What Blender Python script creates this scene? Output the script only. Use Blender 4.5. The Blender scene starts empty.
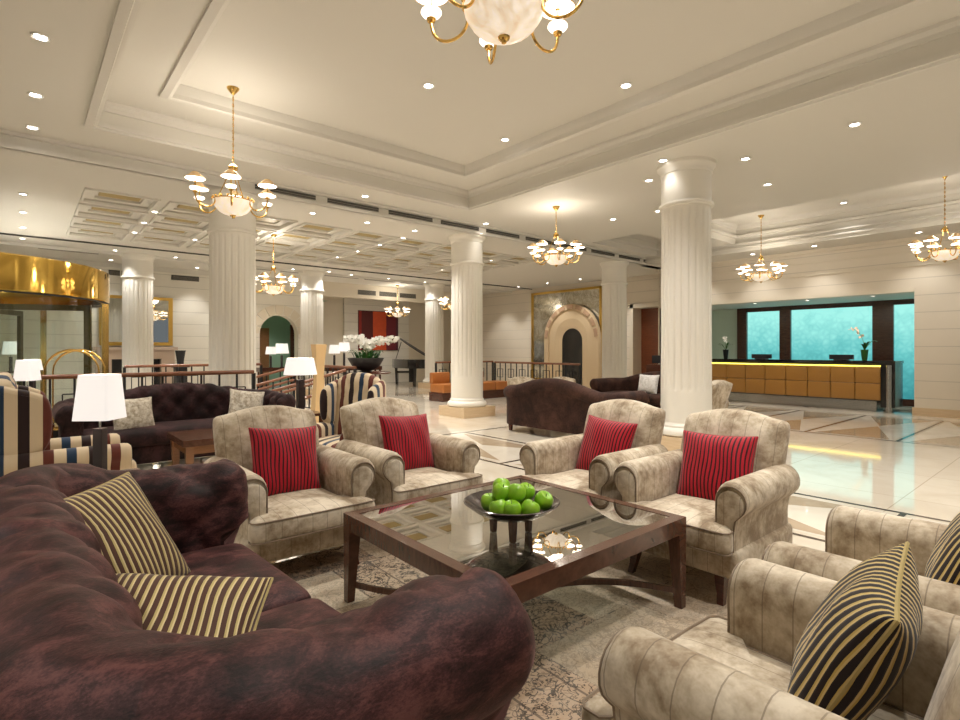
import bpy, bmesh, math, random
from math import sin, cos, pi, radians as rad
from mathutils import Vector, Matrix
random.seed(7)
S = bpy.context.scene
COL = S.collection

# ------------------------------------------------------------------ materials
def nodes(name):
    m = bpy.data.materials.new(name); m.use_nodes = True
    nt = m.node_tree; b = nt.nodes['Principled BSDF']
    return m, nt, b
def mat(name, c, rough=.5, metal=0., bump=0., bscale=60., spec=.5, emit=None, es=0., coat=0.):
    m, nt, b = nodes(name)
    b.inputs['Base Color'].default_value = (*c, 1); b.inputs['Roughness'].default_value = rough
    b.inputs['Metallic'].default_value = metal; b.inputs['Specular IOR Level'].default_value = spec
    b.inputs['Coat Weight'].default_value = coat; b.inputs['Coat Roughness'].default_value = .08
    if emit: b.inputs['Emission Color'].default_value = (*emit, 1); b.inputs['Emission Strength'].default_value = es
    if bump:
        tc = nt.nodes.new('ShaderNodeTexCoord'); n = nt.nodes.new('ShaderNodeTexNoise'); n.inputs['Scale'].default_value = bscale
        bp = nt.nodes.new('ShaderNodeBump'); bp.inputs['Strength'].default_value = bump; bp.inputs['Distance'].default_value = .01
        nt.links.new(tc.outputs['Object'], n.inputs['Vector']); nt.links.new(n.outputs['Fac'], bp.inputs['Height'])
        nt.links.new(bp.outputs['Normal'], b.inputs['Normal'])
    return m
def ramp(nt, stops, constant=False):
    r = nt.nodes.new('ShaderNodeValToRGB'); cr = r.color_ramp
    if constant: cr.interpolation = 'CONSTANT'
    while len(cr.elements) > 1: cr.elements.remove(cr.elements[-1])
    cr.elements[0].position = stops[0][0]; cr.elements[0].color = (*stops[0][1], 1)
    for p, c in stops[1:]:
        e = cr.elements.new(p); e.color = (*c, 1)
    return r
def noise(nt, vec, scale, detail=4, rough=.6, stretch=None, dist=0):
    n = nt.nodes.new('ShaderNodeTexNoise'); n.inputs['Scale'].default_value = scale
    n.inputs['Detail'].default_value = detail; n.inputs['Roughness'].default_value = rough; n.inputs['Distortion'].default_value = dist
    if stretch:
        mp = nt.nodes.new('ShaderNodeMapping'); mp.inputs['Scale'].default_value = stretch
        nt.links.new(vec, mp.inputs['Vector']); vec = mp.outputs['Vector']
    nt.links.new(vec, n.inputs['Vector']); return n
def mth(nt, op, a, b=None, c=None):
    n = nt.nodes.new('ShaderNodeMath'); n.operation = op
    for i, v in enumerate((a, b, c)):
        if v is None: continue
        if isinstance(v, (int, float)): n.inputs[i].default_value = v
        else: nt.links.new(v, n.inputs[i])
    return n.outputs[0]
def mixc(nt, fac, a, b, mode='MIX'):
    n = nt.nodes.new('ShaderNodeMix'); n.data_type = 'RGBA'; n.blend_type = mode
    for idx, v in ((0, fac), (6, a), (7, b)):
        if isinstance(v, (int, float)): n.inputs[idx].default_value = v
        elif isinstance(v, tuple): n.inputs[idx].default_value = (*v, 1)
        else: nt.links.new(v, n.inputs[idx])
    return n.outputs[2]
def velvet(name, dark, mid, light, scale=6., axis=None, pitch=.085, line=(.16,.12,.085), lw=.04, sheen=.5, rough=.75, stretch=(1,1,1), fine=40, off=.5):
    m, nt, b = nodes(name); tc = nt.nodes.new('ShaderNodeTexCoord'); ob = tc.outputs['Object']
    n1 = noise(nt, ob, scale, 5, .65, stretch, .4); n2 = noise(nt, ob, fine, 3, .7, stretch)
    v = mth(nt, 'ADD', mth(nt, 'MULTIPLY', n1.outputs['Fac'], .72), mth(nt, 'MULTIPLY', n2.outputs['Fac'], .28))
    r = ramp(nt, [(.40, dark), (.5, mid), (.61, light)]); nt.links.new(v, r.inputs['Fac']); c = r.outputs['Color']
    if axis is not None:
        sp = nt.nodes.new('ShaderNodeSeparateXYZ'); nt.links.new(ob, sp.inputs[0])
        fr = mth(nt, 'FRACT', mth(nt, 'ADD', mth(nt, 'DIVIDE', sp.outputs[axis], pitch), 20+off))
        c = mixc(nt, mth(nt, 'MULTIPLY', mth(nt, 'LESS_THAN', fr, lw), .6), c, line)
    nt.links.new(c, b.inputs['Base Color']); b.inputs['Roughness'].default_value = rough
    b.inputs['Sheen Weight'].default_value = sheen; b.inputs['Sheen Roughness'].default_value = .35
    b.inputs['Sheen Tint'].default_value = (*[min(1, x*3+.1) for x in light], 1)
    b.inputs['Specular IOR Level'].default_value = .25
    bp = nt.nodes.new('ShaderNodeBump'); bp.inputs['Strength'].default_value = .25; bp.inputs['Distance'].default_value = .01
    nt.links.new(v, bp.inputs['Height']); nt.links.new(bp.outputs['Normal'], b.inputs['Normal'])
    return m
def stripes(name, axis, period, stops, rough=.8, off=0., bump=0.):
    m, nt, b = nodes(name); tc = nt.nodes.new('ShaderNodeTexCoord')
    if axis == 'cloth':
        at = nt.nodes.new('ShaderNodeAttribute'); at.attribute_name = 'across'; src = at.outputs['Fac']
    else:
        sp = nt.nodes.new('ShaderNodeSeparateXYZ'); nt.links.new(tc.outputs['Object'], sp.inputs[0]); src = sp.outputs[axis]
    fr = mth(nt, 'FRACT', mth(nt, 'ADD', mth(nt, 'DIVIDE', src, period), 20+off))
    r = ramp(nt, stops, True); nt.links.new(fr, r.inputs['Fac']); nt.links.new(r.outputs['Color'], b.inputs['Base Color'])
    b.inputs['Roughness'].default_value = rough; b.inputs['Sheen Weight'].default_value = .2; b.inputs['Specular IOR Level'].default_value = .2
    if bump:
        bp = nt.nodes.new('ShaderNodeBump'); bp.inputs['Strength'].default_value = bump; bp.inputs['Distance'].default_value = .004
        tri = mth(nt, 'PINGPONG', fr, .5); nt.links.new(tri, bp.inputs['Height']); nt.links.new(bp.outputs['Normal'], b.inputs['Normal'])
    return m
def wood(name, c1, c2, rough=.3, stretch=(1, 1, 8), scale=6, coat=.3):
    m, nt, b = nodes(name); tc = nt.nodes.new('ShaderNodeTexCoord')
    n = noise(nt, tc.outputs['Object'], scale, 6, .6, stretch, 1.)
    r = ramp(nt, [(.3, c1), (.7, c2)]); nt.links.new(n.outputs['Fac'], r.inputs['Fac']); nt.links.new(r.outputs['Color'], b.inputs['Base Color'])
    b.inputs['Roughness'].default_value = rough; b.inputs['Coat Weight'].default_value = coat; b.inputs['Coat Roughness'].default_value = .1
    return m
def wallmat(name, c, pitch=.34, axis=2, depth=.55, lw=.05):
    # painted panelling with horizontal joints
    m, nt, b = nodes(name); tc = nt.nodes.new('ShaderNodeTexCoord'); ob = tc.outputs['Object']
    sp = nt.nodes.new('ShaderNodeSeparateXYZ'); nt.links.new(ob, sp.inputs[0])
    fr = mth(nt, 'FRACT', mth(nt, 'DIVIDE', sp.outputs[axis], pitch))
    g = mth(nt, 'LESS_THAN', fr, lw)
    n = noise(nt, ob, 1.5, 3)
    r = ramp(nt, [(.3, tuple(x*.96 for x in c)), (.7, c)]); nt.links.new(n.outputs['Fac'], r.inputs['Fac'])
    nt.links.new(mixc(nt, mth(nt, 'MULTIPLY', g, depth), r.outputs['Color'], tuple(x*.55 for x in c)), b.inputs['Base Color'])
    bp = nt.nodes.new('ShaderNodeBump'); bp.inputs['Strength'].default_value = .6; bp.inputs['Distance'].default_value = .01; bp.invert = True
    nt.links.new(g, bp.inputs['Height']); nt.links.new(bp.outputs['Normal'], b.inputs['Normal'])
    b.inputs['Roughness'].default_value = .6
    return m
def marble(name, c, c2, rough=.06, scale=1.2, tile=1.2, grout=.9):
    m, nt, b = nodes(name); tc = nt.nodes.new('ShaderNodeTexCoord'); ob = tc.outputs['Object']
    n = noise(nt, ob, scale, 7, .6, None, 1.2)
    r = ramp(nt, [(.35, c2), (.6, c)]); nt.links.new(n.outputs['Fac'], r.inputs['Fac'])
    col = r.outputs['Color']
    if tile:
        br = nt.nodes.new('ShaderNodeTexBrick'); br.offset = 0; br.inputs['Scale'].default_value = 1
        br.inputs['Brick Width'].default_value = tile; br.inputs['Row Height'].default_value = tile
        br.inputs['Mortar Size'].default_value = .004; br.inputs['Color1'].default_value = (1, 1, 1, 1); br.inputs['Color2'].default_value = (.94, .93, .92, 1)
        br.inputs['Mortar'].default_value = (grout-.25, grout-.28, grout-.32, 1); nt.links.new(ob, br.inputs['Vector'])
        col = mixc(nt, 1.0, col, br.outputs['Color'], 'MULTIPLY')
    nt.links.new(col, b.inputs['Base Color']); b.inputs['Roughness'].default_value = rough; b.inputs['Specular IOR Level'].default_value = .6
    b.inputs['IOR'].default_value = 1.9
    return m
def thinglass(name, tint=(.93, .97, .95), ior=1.5, rough=0., add=.0):
    m, nt, b = nodes(name); nt.nodes.remove(b)
    out = [n for n in nt.nodes if n.type == 'OUTPUT_MATERIAL'][0]
    t = nt.nodes.new('ShaderNodeBsdfTransparent'); t.inputs[0].default_value = (*tint, 1)
    g = nt.nodes.new('ShaderNodeBsdfGlossy'); g.inputs['Roughness'].default_value = rough
    fr = nt.nodes.new('ShaderNodeFresnel'); fr.inputs['IOR'].default_value = ior
    mx = nt.nodes.new('ShaderNodeMixShader')
    ge = nt.nodes.new('ShaderNodeNewGeometry')
    ff = mth(nt, 'SUBTRACT', 1, ge.outputs['Backfacing'])
    nt.links.new(mth(nt, 'MULTIPLY', mth(nt, 'ADD', fr.outputs[0], add), ff), mx.inputs[0]); nt.links.new(t.outputs[0], mx.inputs[1]); nt.links.new(g.outputs[0], mx.inputs[2])
    nt.links.new(mx.outputs[0], out.inputs['Surface']); return m

M = {}
M['ceil'] = mat('ceiling_paint', (.67, .645, .585), .7)
M['ceil2'] = mat('ceiling_moulding_paint', (.68, .655, .60), .6)
M['coffer_tan'] = mat('coffer_gilt_panel', (.36, .27, .10), .5)
M['wall'] = mat('wall_cream', (.72, .655, .54), .6)
M['wallp'] = wallmat('wall_panelled_white', (.78, .75, .67), .34)
M['wallr'] = wallmat('wall_panelled_cream', (.74, .67, .56), .345, 2, .45)
M['col'] = mat('column_plaster', (.80, .77, .70), .45)
M['plinth'] = wood('travertine_plinth', (.60, .44, .27), (.68, .53, .35), .3, (1, 1, 12), 3)
M['marble'] = marble('floor_cream_marble', (.74, .67, .56), (.66, .585, .47))
M['tanm'] = marble('floor_tan_inlay', (.46, .36, .25), (.40, .30, .20), .07, 4, 0)
M['whitem'] = marble('floor_white_inlay', (.76, .70, .60), (.70, .63, .53), .06, 2, 0)
M['darkm'] = marble('floor_dark_border', (.085, .06, .045), (.05, .035, .03), .08, 4, 0)
M['green'] = mat('green_wall_paint', (.33, .50, .36), .7)
M['dwood'] = wood('dark_mahogany', (.045, .014, .008), (.10, .032, .018), .22)
M['twood'] = wood('table_walnut', (.060, .024, .014), (.125, .052, .030), .25, (1, 6, 1), 10)
M['lwood'] = wood('honey_wood', (.22, .095, .035), (.30, .14, .06), .3)
M['rail'] = wood('handrail_wood', (.16, .055, .025), (.24, .095, .045), .3)
M['iron'] = mat('wrought_iron', (.03, .03, .032), .35, .6)
M['brass'] = mat('polished_brass', (.80, .52, .16), .18, 1.)
M['gold'] = mat('gilt_frame', (.62, .40, .10), .3, 1., .3, 40)
M['drum'] = mat('polished_gold_drum', (.83, .55, .13), .07, 1.)
M['black'] = mat('black_lacquer', (.008, .008, .009), .12, 0, coat=.6)
M['matblack'] = mat('black_matte', (.015, .013, .014), .5)
M['steel'] = mat('brushed_steel', (.45, .46, .45), .25, .9)
M['bronze'] = mat('dark_bronze_frame', (.10, .085, .04), .3, .8)
M['cherry'] = wood('cherry_wood_door', (.12, .032, .012), (.22, .062, .022), .35)
M['vent'] = mat('vent_dark', (.06, .055, .045), .6)
M['ventslat'] = mat('vent_slat_metal', (.30, .28, .24), .5)
M['post'] = mat('dark_lamp_post', (.022, .015, .018), .3)
M['shade'] = mat('lit_lamp_shade', (.55, .52, .48), .8, emit=(1, .94, .90), es=.46)
M['glow'] = mat('lit_bulb_glow', (1, 1, 1), .5, emit=(1, .90, .78), es=4)
M['dlight'] = mat('downlight_lens', (1, 1, 1), .5, emit=(1, .95, .90), es=14)
M['whitetrim'] = mat('white_trim_ring', (.85, .83, .78), .4)
M['mirror'] = mat('mirror_glass', (.82, .84, .80), .02, 1.)
M['glass'] = thinglass('table_glass', (.84, .89, .865), 1.6, 0., .62)
M['doorglass'] = thinglass('revolving_door_glass', (.96, .985, .97), 1.45, 0., .02)
M['leather'] = mat('orange_leather', (.42, .15, .035), .4, 0, .15, 30)
M['panel'] = mat('gold_leather_panel', (.36, .175, .035), .35, 0, .15, 25)
M['led'] = mat('yellow_led_strip', (1, .9, .2), .5, emit=(1, .82, .10), es=3)
M['leaf'] = mat('orchid_leaf', (.03, .12, .02), .35)
M['petal'] = mat('orchid_petal', (.9, .88, .82), .5)
M['petalp'] = mat('orchid_petal_peach', (.85, .62, .45), .5)
M['stem'] = mat('orchid_stem', (.12, .18, .05), .5)
M['stone'] = mat('arch_limestone', (.60, .46, .29), .6, 0, .2, 20)
M['stone2'] = mat('arch_pinkish_stone', (.42, .27, .17), .6, 0, .2, 20)
M['mantel'] = mat('pink_marble_mantel', (.55, .43, .34), .3)
M['book'] = mat('monitor_plastic', (.02, .02, .025), .3)
BR = ((.010, .003, .003), (.042, .013, .013), (.115, .042, .039))
M['brown'] = velvet('aubergine_crushed_velvet', *BR, 11, sheen=.35, stretch=(1.3, .7, 1.7), rough=.55, fine=150)
M['brown2'] = velvet('dark_brown_velvet', (.010, .004, .004), (.024, .009, .009), (.055, .022, .022), 5, sheen=.2)
M['brown3'] = velvet('chocolate_velvet', (.016, .006, .004), (.036, .014, .009), (.066, .028, .018), 4, sheen=.2)
BG = ((.27, .20, .13), (.47, .39, .285), (.66, .58, .46))
M['bgx'] = velvet('beige_velvet_seamed_across', *BG, 4, 0, sheen=.25, fine=25)
M['bgy'] = velvet('beige_velvet_seamed_along', *BG, 4, 1, sheen=.25, fine=25)
M['bg'] = velvet('beige_velvet_plain', *BG, 4, sheen=.25, fine=25)
M['piping'] = mat('piping_cord', (.24, .18, .125), .7)
M['tanfab'] = velvet('tan_stool_fabric', (.30, .22, .14), (.40, .31, .21), (.48, .38, .27), 5, sheen=.2)
M['tanlit'] = mat('translucent_tan_glow', (.62, .42, .20), .5, emit=(1, .62, .28), es=.12)  # faint warm glow put into the vase colour; no bulb inside
M['silver'] = velvet('silver_brocade', (.32, .27, .2), (.5, .44, .35), (.68, .63, .53), 25, sheen=.3)
M['white_fab'] = velvet('white_brocade', (.6, .58, .55), (.72, .70, .68), (.82, .8, .78), 25, sheen=.2)
M['red'] = stripes('red_striped_fabric', 'cloth', .0235, [(0, (.40, .006, .018)), (.62, (.035, .004, .006))], .6, bump=.5)
M['gold_s'] = stripes('gold_and_brown_striped_velvet', 'cloth', .0225, [(0, (.50, .40, .16)), (.22, (.66, .55, .30)), (.40, (.075, .030, .018))], .6, bump=.6)
M['gold_k'] = stripes('gold_and_black_striped_velvet', 'cloth', .0255, [(0, (.50, .36, .10)), (.18, (.60, .46, .20)), (.36, (.014, .008, .010))], .6, bump=.6)
CR, DK, NV, MR = (.62, .50, .34), (.022, .010, .010), (.015, .035, .075), (.12, .028, .018)
WS = [(0, CR), (.15, DK), (.31, CR), (.49, NV), (.64, CR), (.82, MR), (.97, CR)]
M['wsx'] = stripes('wide_striped_fabric_across', 0, .40, WS, .75)
M['wsy'] = stripes('wide_striped_fabric_along', 1, .40, WS, .75, .725)
M['wsx2'] = stripes('narrow_striped_fabric_across', 0, .36, WS, .75, .35)
M['wsy2'] = stripes('narrow_striped_fabric_along', 1, .36, WS, .75, .1)
def apple_mat():
    m, nt, b = nodes('green_apple_skin'); tc = nt.nodes.new('ShaderNodeTexCoord')
    n = noise(nt, tc.outputs['Object'], 18, 3)
    r = ramp(nt, [(.3, (.17, .42, .01)), (.7, (.33, .60, .03))]); nt.links.new(n.outputs['Fac'], r.inputs['Fac'])
    nt.links.new(r.outputs['Color'], b.inputs['Base Color']); b.inputs['Roughness'].default_value = .28; b.inputs['Coat Weight'].default_value = .3
    return m
M['apple'] = apple_mat(); M['red_pipe'] = mat('red_piping', (.30, .006, .015), .6); M['gold_pipe'] = mat('gold_piping', (.42, .33, .13), .6)
def bowl_mat():
    m, nt, b = nodes('alabaster_lit'); tc = nt.nodes.new('ShaderNodeTexCoord')
    n = noise(nt, tc.outputs['Object'], 9, 4, .6, (1, 1, .4), 1.5)
    r = ramp(nt, [(.35, (.62, .44, .27)), (.65, (1, .90, .76))]); nt.links.new(n.outputs['Fac'], r.inputs['Fac'])
    nt.links.new(r.outputs['Color'], b.inputs['Emission Color']); b.inputs['Emission Strength'].default_value = .45
    b.inputs['Base Color'].default_value = (.8, .72, .6, 1); b.inputs['Roughness'].default_value = .3
    return m
M['alabaster'] = bowl_mat()
def darkglass():
    m, nt, b = nodes('smoked_glass_bowl')
    b.inputs['Base Color'].default_value = (.12, .10, .095, 1); b.inputs['Roughness'].default_value = .12; b.inputs['Metallic'].default_value = .6
    return m
M['smoke'] = darkglass()
def teal():
    m, nt, b = nodes('backlit_teal_glass'); tc = nt.nodes.new('ShaderNodeTexCoord'); ob = tc.outputs['Object']
    v = nt.nodes.new('ShaderNodeTexVoronoi'); v.feature = 'DISTANCE_TO_EDGE'; v.inputs['Scale'].default_value = 7
    nz = noise(nt, ob, 3, 3); nt.links.new(ob, v.inputs['Vector'])
    sp = nt.nodes.new('ShaderNodeSeparateXYZ'); nt.links.new(ob, sp.inputs[0])
    gz = mth(nt, 'MULTIPLY', sp.outputs[2], .40)
    f = mth(nt, 'ADD', mth(nt, 'MULTIPLY', v.outputs['Distance'], .35), mth(nt, 'ADD', gz, mth(nt, 'MULTIPLY', mth(nt, 'SUBTRACT', nz.outputs['Fac'], .5), .5)))
    r = ramp(nt, [(.15, (.02, .14, .16)), (.55, (.09, .36, .36)), (.95, (.24, .58, .53))]); nt.links.new(f, r.inputs['Fac'])
    nt.links.new(r.outputs['Color'], b.inputs['Emission Color']); b.inputs['Emission Strength'].default_value = .95
    b.inputs['Base Color'].default_value = (.05, .2, .2, 1); b.inputs['Roughness'].default_value = .2
    return m
M['teal'] = teal()
def antique():
    m, nt, b = nodes('antique_mirror'); tc = nt.nodes.new('ShaderNodeTexCoord')
    n = noise(nt, tc.outputs['Object'], 2.5, 6, .7, None, 1.5)
    r = ramp(nt, [(.4, (.44, .41, .32)), (.6, (.74, .72, .64))]); nt.links.new(n.outputs['Fac'], r.inputs['Fac'])
    nt.links.new(r.outputs['Color'], b.inputs['Base Color']); b.inputs['Metallic'].default_value = .85; b.inputs['Roughness'].default_value = .12
    return m
M['antique'] = antique()
def painting():
    m, nt, b = nodes('abstract_red_canvas'); tc = nt.nodes.new('ShaderNodeTexCoord'); ob = tc.outputs['Object']
    sp = nt.nodes.new('ShaderNodeSeparateXYZ'); nt.links.new(ob, sp.inputs[0])
    n = noise(nt, ob, 5, 5, .7)
    f = mth(nt, 'ADD', sp.outputs[0], mth(nt, 'MULTIPLY', mth(nt, 'SUBTRACT', n.outputs['Fac'], .5), .04))
    f = mth(nt, 'DIVIDE', mth(nt, 'ADD', f, .88), 1.76)
    r = ramp(nt, [(0, (.35, .02, .01)), (.06, (.09, .01, .01)), (.34, (.75, .10, .02)), (.68, (.16, .01, .025)), (.93, (.07, .015, .03))], True)
    nt.links.new(f, r.inputs['Fac'])
    c = r.outputs['Color']
    nt.links.new(mixc(nt, mth(nt, 'MULTIPLY', n.outputs['Fac'], .5), c, (.1, .01, .01)), b.inputs['Base Color']); b.inputs['Roughness'].default_value = .6
    return m
M['painting'] = painting()
def rugmat():
    m, nt, b = nodes('patchwork_rug'); tc = nt.nodes.new('ShaderNodeTexCoord'); ob = tc.outputs['Object']
    br = nt.nodes.new('ShaderNodeTexBrick'); br.offset = .42; br.inputs['Scale'].default_value = 1
    br.inputs['Brick Width'].default_value = .72; br.inputs['Row Height'].default_value = .46; br.inputs['Mortar Size'].default_value = .003
    br.inputs['Color1'].default_value = (0, 0, 0, 1); br.inputs['Color2'].default_value = (1, 1, 1, 1); br.inputs['Mortar'].default_value = (.3, .3, .3, 1)
    mp = nt.nodes.new('ShaderNodeMapping'); mp.inputs['Rotation'].default_value = (0, 0, 0); mp.inputs['Location'].default_value = (.15, .1, 0)
    nt.links.new(ob, mp.inputs['Vector']); nt.links.new(mp.outputs[0], br.inputs['Vector'])
    rnd = br.outputs['Color']
    base = ramp(nt, [(0, (.60, .49, .35)), (.25, (.33, .22, .14)), (.45, (.66, .57, .43)), (.65, (.46, .31, .20)), (.85, (.62, .53, .40)), (1, (.55, .44, .31))])
    nt.links.new(rnd, base.inputs['Fac'])
    # arabesque line work: distorted rings and voronoi cells
    nd = noise(nt, ob, 5, 3, .5); add = nt.nodes.new('ShaderNodeVectorMath'); add.operation = 'MULTIPLY_ADD'
    nt.links.new(nd.outputs['Color'], add.inputs[0]); add.inputs[1].default_value = (.09, .09, 0); nt.links.new(ob, add.inputs[2])
    v = nt.nodes.new('ShaderNodeTexVoronoi'); v.feature = 'DISTANCE_TO_EDGE'; v.inputs['Scale'].default_value = 13; nt.links.new(add.outputs[0], v.inputs['Vector'])
    v2 = nt.nodes.new('ShaderNodeTexVoronoi'); v2.feature = 'F1'; v2.inputs['Scale'].default_value = 15; nt.links.new(add.outputs[0], v2.inputs['Vector'])
    def contour(sc, lv, w, seed):
        q = noise(nt, ob, sc, 1.5, .5, (1, 1, 1), 1.6); sh = mth(nt, 'ABSOLUTE', mth(nt, 'SUBTRACT', q.outputs['Fac'], lv)); return mth(nt, 'LESS_THAN', sh, w)
    c1_ = contour(8, .5, .018, 1); c2_ = contour(15, .46, .022, 2); c3_ = contour(26, .60, .03, 3)
    flow = mth(nt, 'LESS_THAN', mth(nt, 'ABSOLUTE', mth(nt, 'SUBTRACT', v2.outputs['Distance'], .17)), .035)
    line = mth(nt, 'MAXIMUM', mth(nt, 'MAXIMUM', c1_, c2_), mth(nt, 'MAXIMUM', c3_, mth(nt, 'MULTIPLY', flow, .8)))
    wear = noise(nt, ob, 3.2, 5, .75); wf = ramp(nt, [(.36, (0, 0, 0)), (.46, (1, 1, 1))]); nt.links.new(wear.outputs['Fac'], wf.inputs['Fac'])
    pm_ = mth(nt, 'ADD', mth(nt, 'MULTIPLY', mth(nt, 'GREATER_THAN', mth(nt, 'FRACT', mth(nt, 'MULTIPLY', rnd, 2.7)), .42), .55), .35)
    amt = mth(nt, 'MULTIPLY', mth(nt, 'MULTIPLY', line, wf.outputs['Color']), pm_)
    c = mixc(nt, amt, base.outputs['Color'], (.035, .024, .018))
    n3 = noise(nt, ob, 2.0, 6, .8); pale = ramp(nt, [(.45, (0, 0, 0)), (.7, (1, 1, 1))]); nt.links.new(n3.outputs['Fac'], pale.inputs['Fac'])
    c = mixc(nt, mth(nt, 'MULTIPLY', pale.outputs['Color'], .3), c, (.66, .61, .52))
    # banded borders inside some patches
    sp = nt.nodes.new('ShaderNodeSeparateXYZ'); nt.links.new(ob, sp.inputs[0])
    bd = mth(nt, 'LESS_THAN', mth(nt, 'FRACT', mth(nt, 'MULTIPLY', sp.outputs[0], 4.4)), .05)
    sel = mth(nt, 'GREATER_THAN', rnd, .62)
    c = mixc(nt, mth(nt, 'MULTIPLY', mth(nt, 'MULTIPLY', bd, sel), .7), c, (.08, .06, .05))
    nf = noise(nt, ob, 220, 2)
    c = mixc(nt, .2, c, nf.outputs['Fac'], 'OVERLAY')
    nt.links.new(c, b.inputs['Base Color']); b.inputs['Roughness'].default_value = .95
    bp = nt.nodes.new('ShaderNodeBump'); bp.inputs['Strength'].default_value = .3; bp.inputs['Distance'].default_value = .003
    nt.links.new(nf.outputs['Fac'], bp.inputs['Height']); nt.links.new(bp.outputs['Normal'], b.inputs['Normal'])
    return m
M['rug'] = rugmat()

# ------------------------------------------------------------------ mesh helpers
class MB:
    def __init__(s): s.v = []; s.f = []; s.m = []
    def add(s, vs, fs, mi=0):
        o = len(s.v); s.v += [tuple(v) for v in vs]; s.f += [[i+o for i in f] for f in fs]; s.m += [mi]*len(fs); return s
    def box(s, x0, x1, y0, y1, z0, z1, mi=0):
        return s.add([(x0,y0,z0),(x1,y0,z0),(x1,y1,z0),(x0,y1,z0),(x0,y0,z1),(x1,y0,z1),(x1,y1,z1),(x0,y1,z1)],
              [(0,3,2,1),(4,5,6,7),(0,1,5,4),(1,2,6,5),(2,3,7,6),(3,0,4,7)], mi)
    def frust(s, c0, w0, c1, w1, mi=0):
        # tapered box between two rectangles; c=(x,y,z), w=(wx,wy)
        vs = []
        for c, w in ((c0, w0), (c1, w1)):
            for sx, sy in ((-1,-1),(1,-1),(1,1),(-1,1)): vs.append((c[0]+sx*w[0]/2, c[1]+sy*w[1]/2, c[2]))
        return s.add(vs, [(0,3,2,1),(4,5,6,7),(0,1,5,4),(1,2,6,5),(2,3,7,6),(3,0,4,7)], mi)
    def rings(s, rs, caps=True, mi=0, closed=False):
        n = len(rs[0]); vs = [p for r in rs for p in r]; fs = []
        k = len(rs)
        for i in range(k if closed else k-1):
            j = (i+1) % k
            for a in range(n):
                b = (a+1) % n; fs.append((i*n+a, i*n+b, j*n+b, j*n+a))
        if caps and not closed: fs.append(tuple(range(n))[::-1]); fs.append(tuple((k-1)*n+a for a in range(n)))
        return s.add(vs, fs, mi)
    def lathe(s, prof, c=(0,0,0), n=24, mi=0, caps=True, mod=None):
        rs = []
        for r, z in prof:
            rs.append([(c[0]+max(r,1e-4)*(mod(2*pi*i/n, z) if mod else 1)*cos(2*pi*i/n), c[1]+max(r,1e-4)*(mod(2*pi*i/n, z) if mod else 1)*sin(2*pi*i/n), c[2]+z) for i in range(n)])
        return s.rings(rs, caps, mi)
    def tube(s, pts, r, n=8, mi=0, closed=False):
        pts = [Vector(p) for p in pts]; k = len(pts); rr = r if isinstance(r, (list, tuple)) else [r]*k
        rs = []; up = None
        for i, p in enumerate(pts):
            if closed: t = pts[(i+1) % k]-pts[i-1]
            else: t = pts[min(i+1, k-1)]-pts[max(i-1, 0)]
            t.normalize()
            if up is None: up = Vector((0,0,1)) if abs(t.z) < .9 else Vector((1,0,0))
            a = t.cross(up)
            if a.length < 1e-4: a = t.cross(Vector((0,1,0)))
            a.normalize(); b = a.cross(t).normalized(); up = b
            rs.append([tuple(p+a*rr[i]*cos(2*pi*j/n)+b*rr[i]*sin(2*pi*j/n)) for j in range(n)])
        return s.rings(rs, True, mi, closed)
    def bar(s, p0, p1, r, n=4, mi=0): return s.tube([p0, p1], r, n, mi)
    def sphere(s, c, r, n=12, m=8, sc=(1,1,1), mi=0):
        rs = [[(c[0]+sc[0]*r*sin(pi*j/m)*cos(2*pi*i/n) , c[1]+sc[1]*r*sin(pi*j/m)*sin(2*pi*i/n), c[2]-sc[2]*r*cos(pi*j/m)) for i in range(n)] for j in range(1, m)]
        return s.rings(rs, True, mi)
    def soft(s, c, size, r, puff=0., n=10, mi=0, shear=None):
        # rounded, slightly crowned upholstery box
        a, b, h = [x/2 for x in size]; r = min(r, a, b, h)
        def axis(L, k):
            base = [-L, -L+r*.15, -L+r*.5, -L+r]; mid = [(-L+r)+(2*L-2*r)*i/k for i in range(1, k)]
            return base+mid+[L-r, L-r*.5, L-r*.15, L]
        X, Y, Z = axis(a, n), axis(b, n), axis(h, 2)
        def proj(p):
            q = Vector((max(-a+r, min(a-r, p[0])), max(-b+r, min(b-r, p[1])), max(-h+r, min(h-r, p[2]))))
            d = Vector(p)-q
            if d.length > 1e-9: d = d.normalized()*r
            q += d
            w = max(0, 1-(q.x/a)**4)*max(0, 1-(q.y/b)**4)
            if puff: q.z += puff*w*(1 if q.z > 0 else -.3)*(abs(q.z)/h)
            if shear: q = shear(q)
            return (q.x+c[0], q.y+c[1], q.z+c[2])
        def face(U, V, fn, flip):
            nu, nv = len(U), len(V); vs = [proj(fn(u, v)) for u in U for v in V]
            fs = [(i*nv+j, (i+1)*nv+j, (i+1)*nv+j+1, i*nv+j+1) for i in range(nu-1) for j in range(nv-1)]
            s.add(vs, [f[::-1] for f in fs] if flip else fs, mi)
        face(X, Y, lambda u, v: (u, v, h), False); face(X, Y, lambda u, v: (u, v, -h), True)
        face(X, Z, lambda u, v: (u, -b, v), False); face(X, Z, lambda u, v: (u, b, v), True)
        face(Y, Z, lambda u, v: (a, u, v), False); face(Y, Z, lambda u, v: (-a, u, v), True)
        return s
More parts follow.
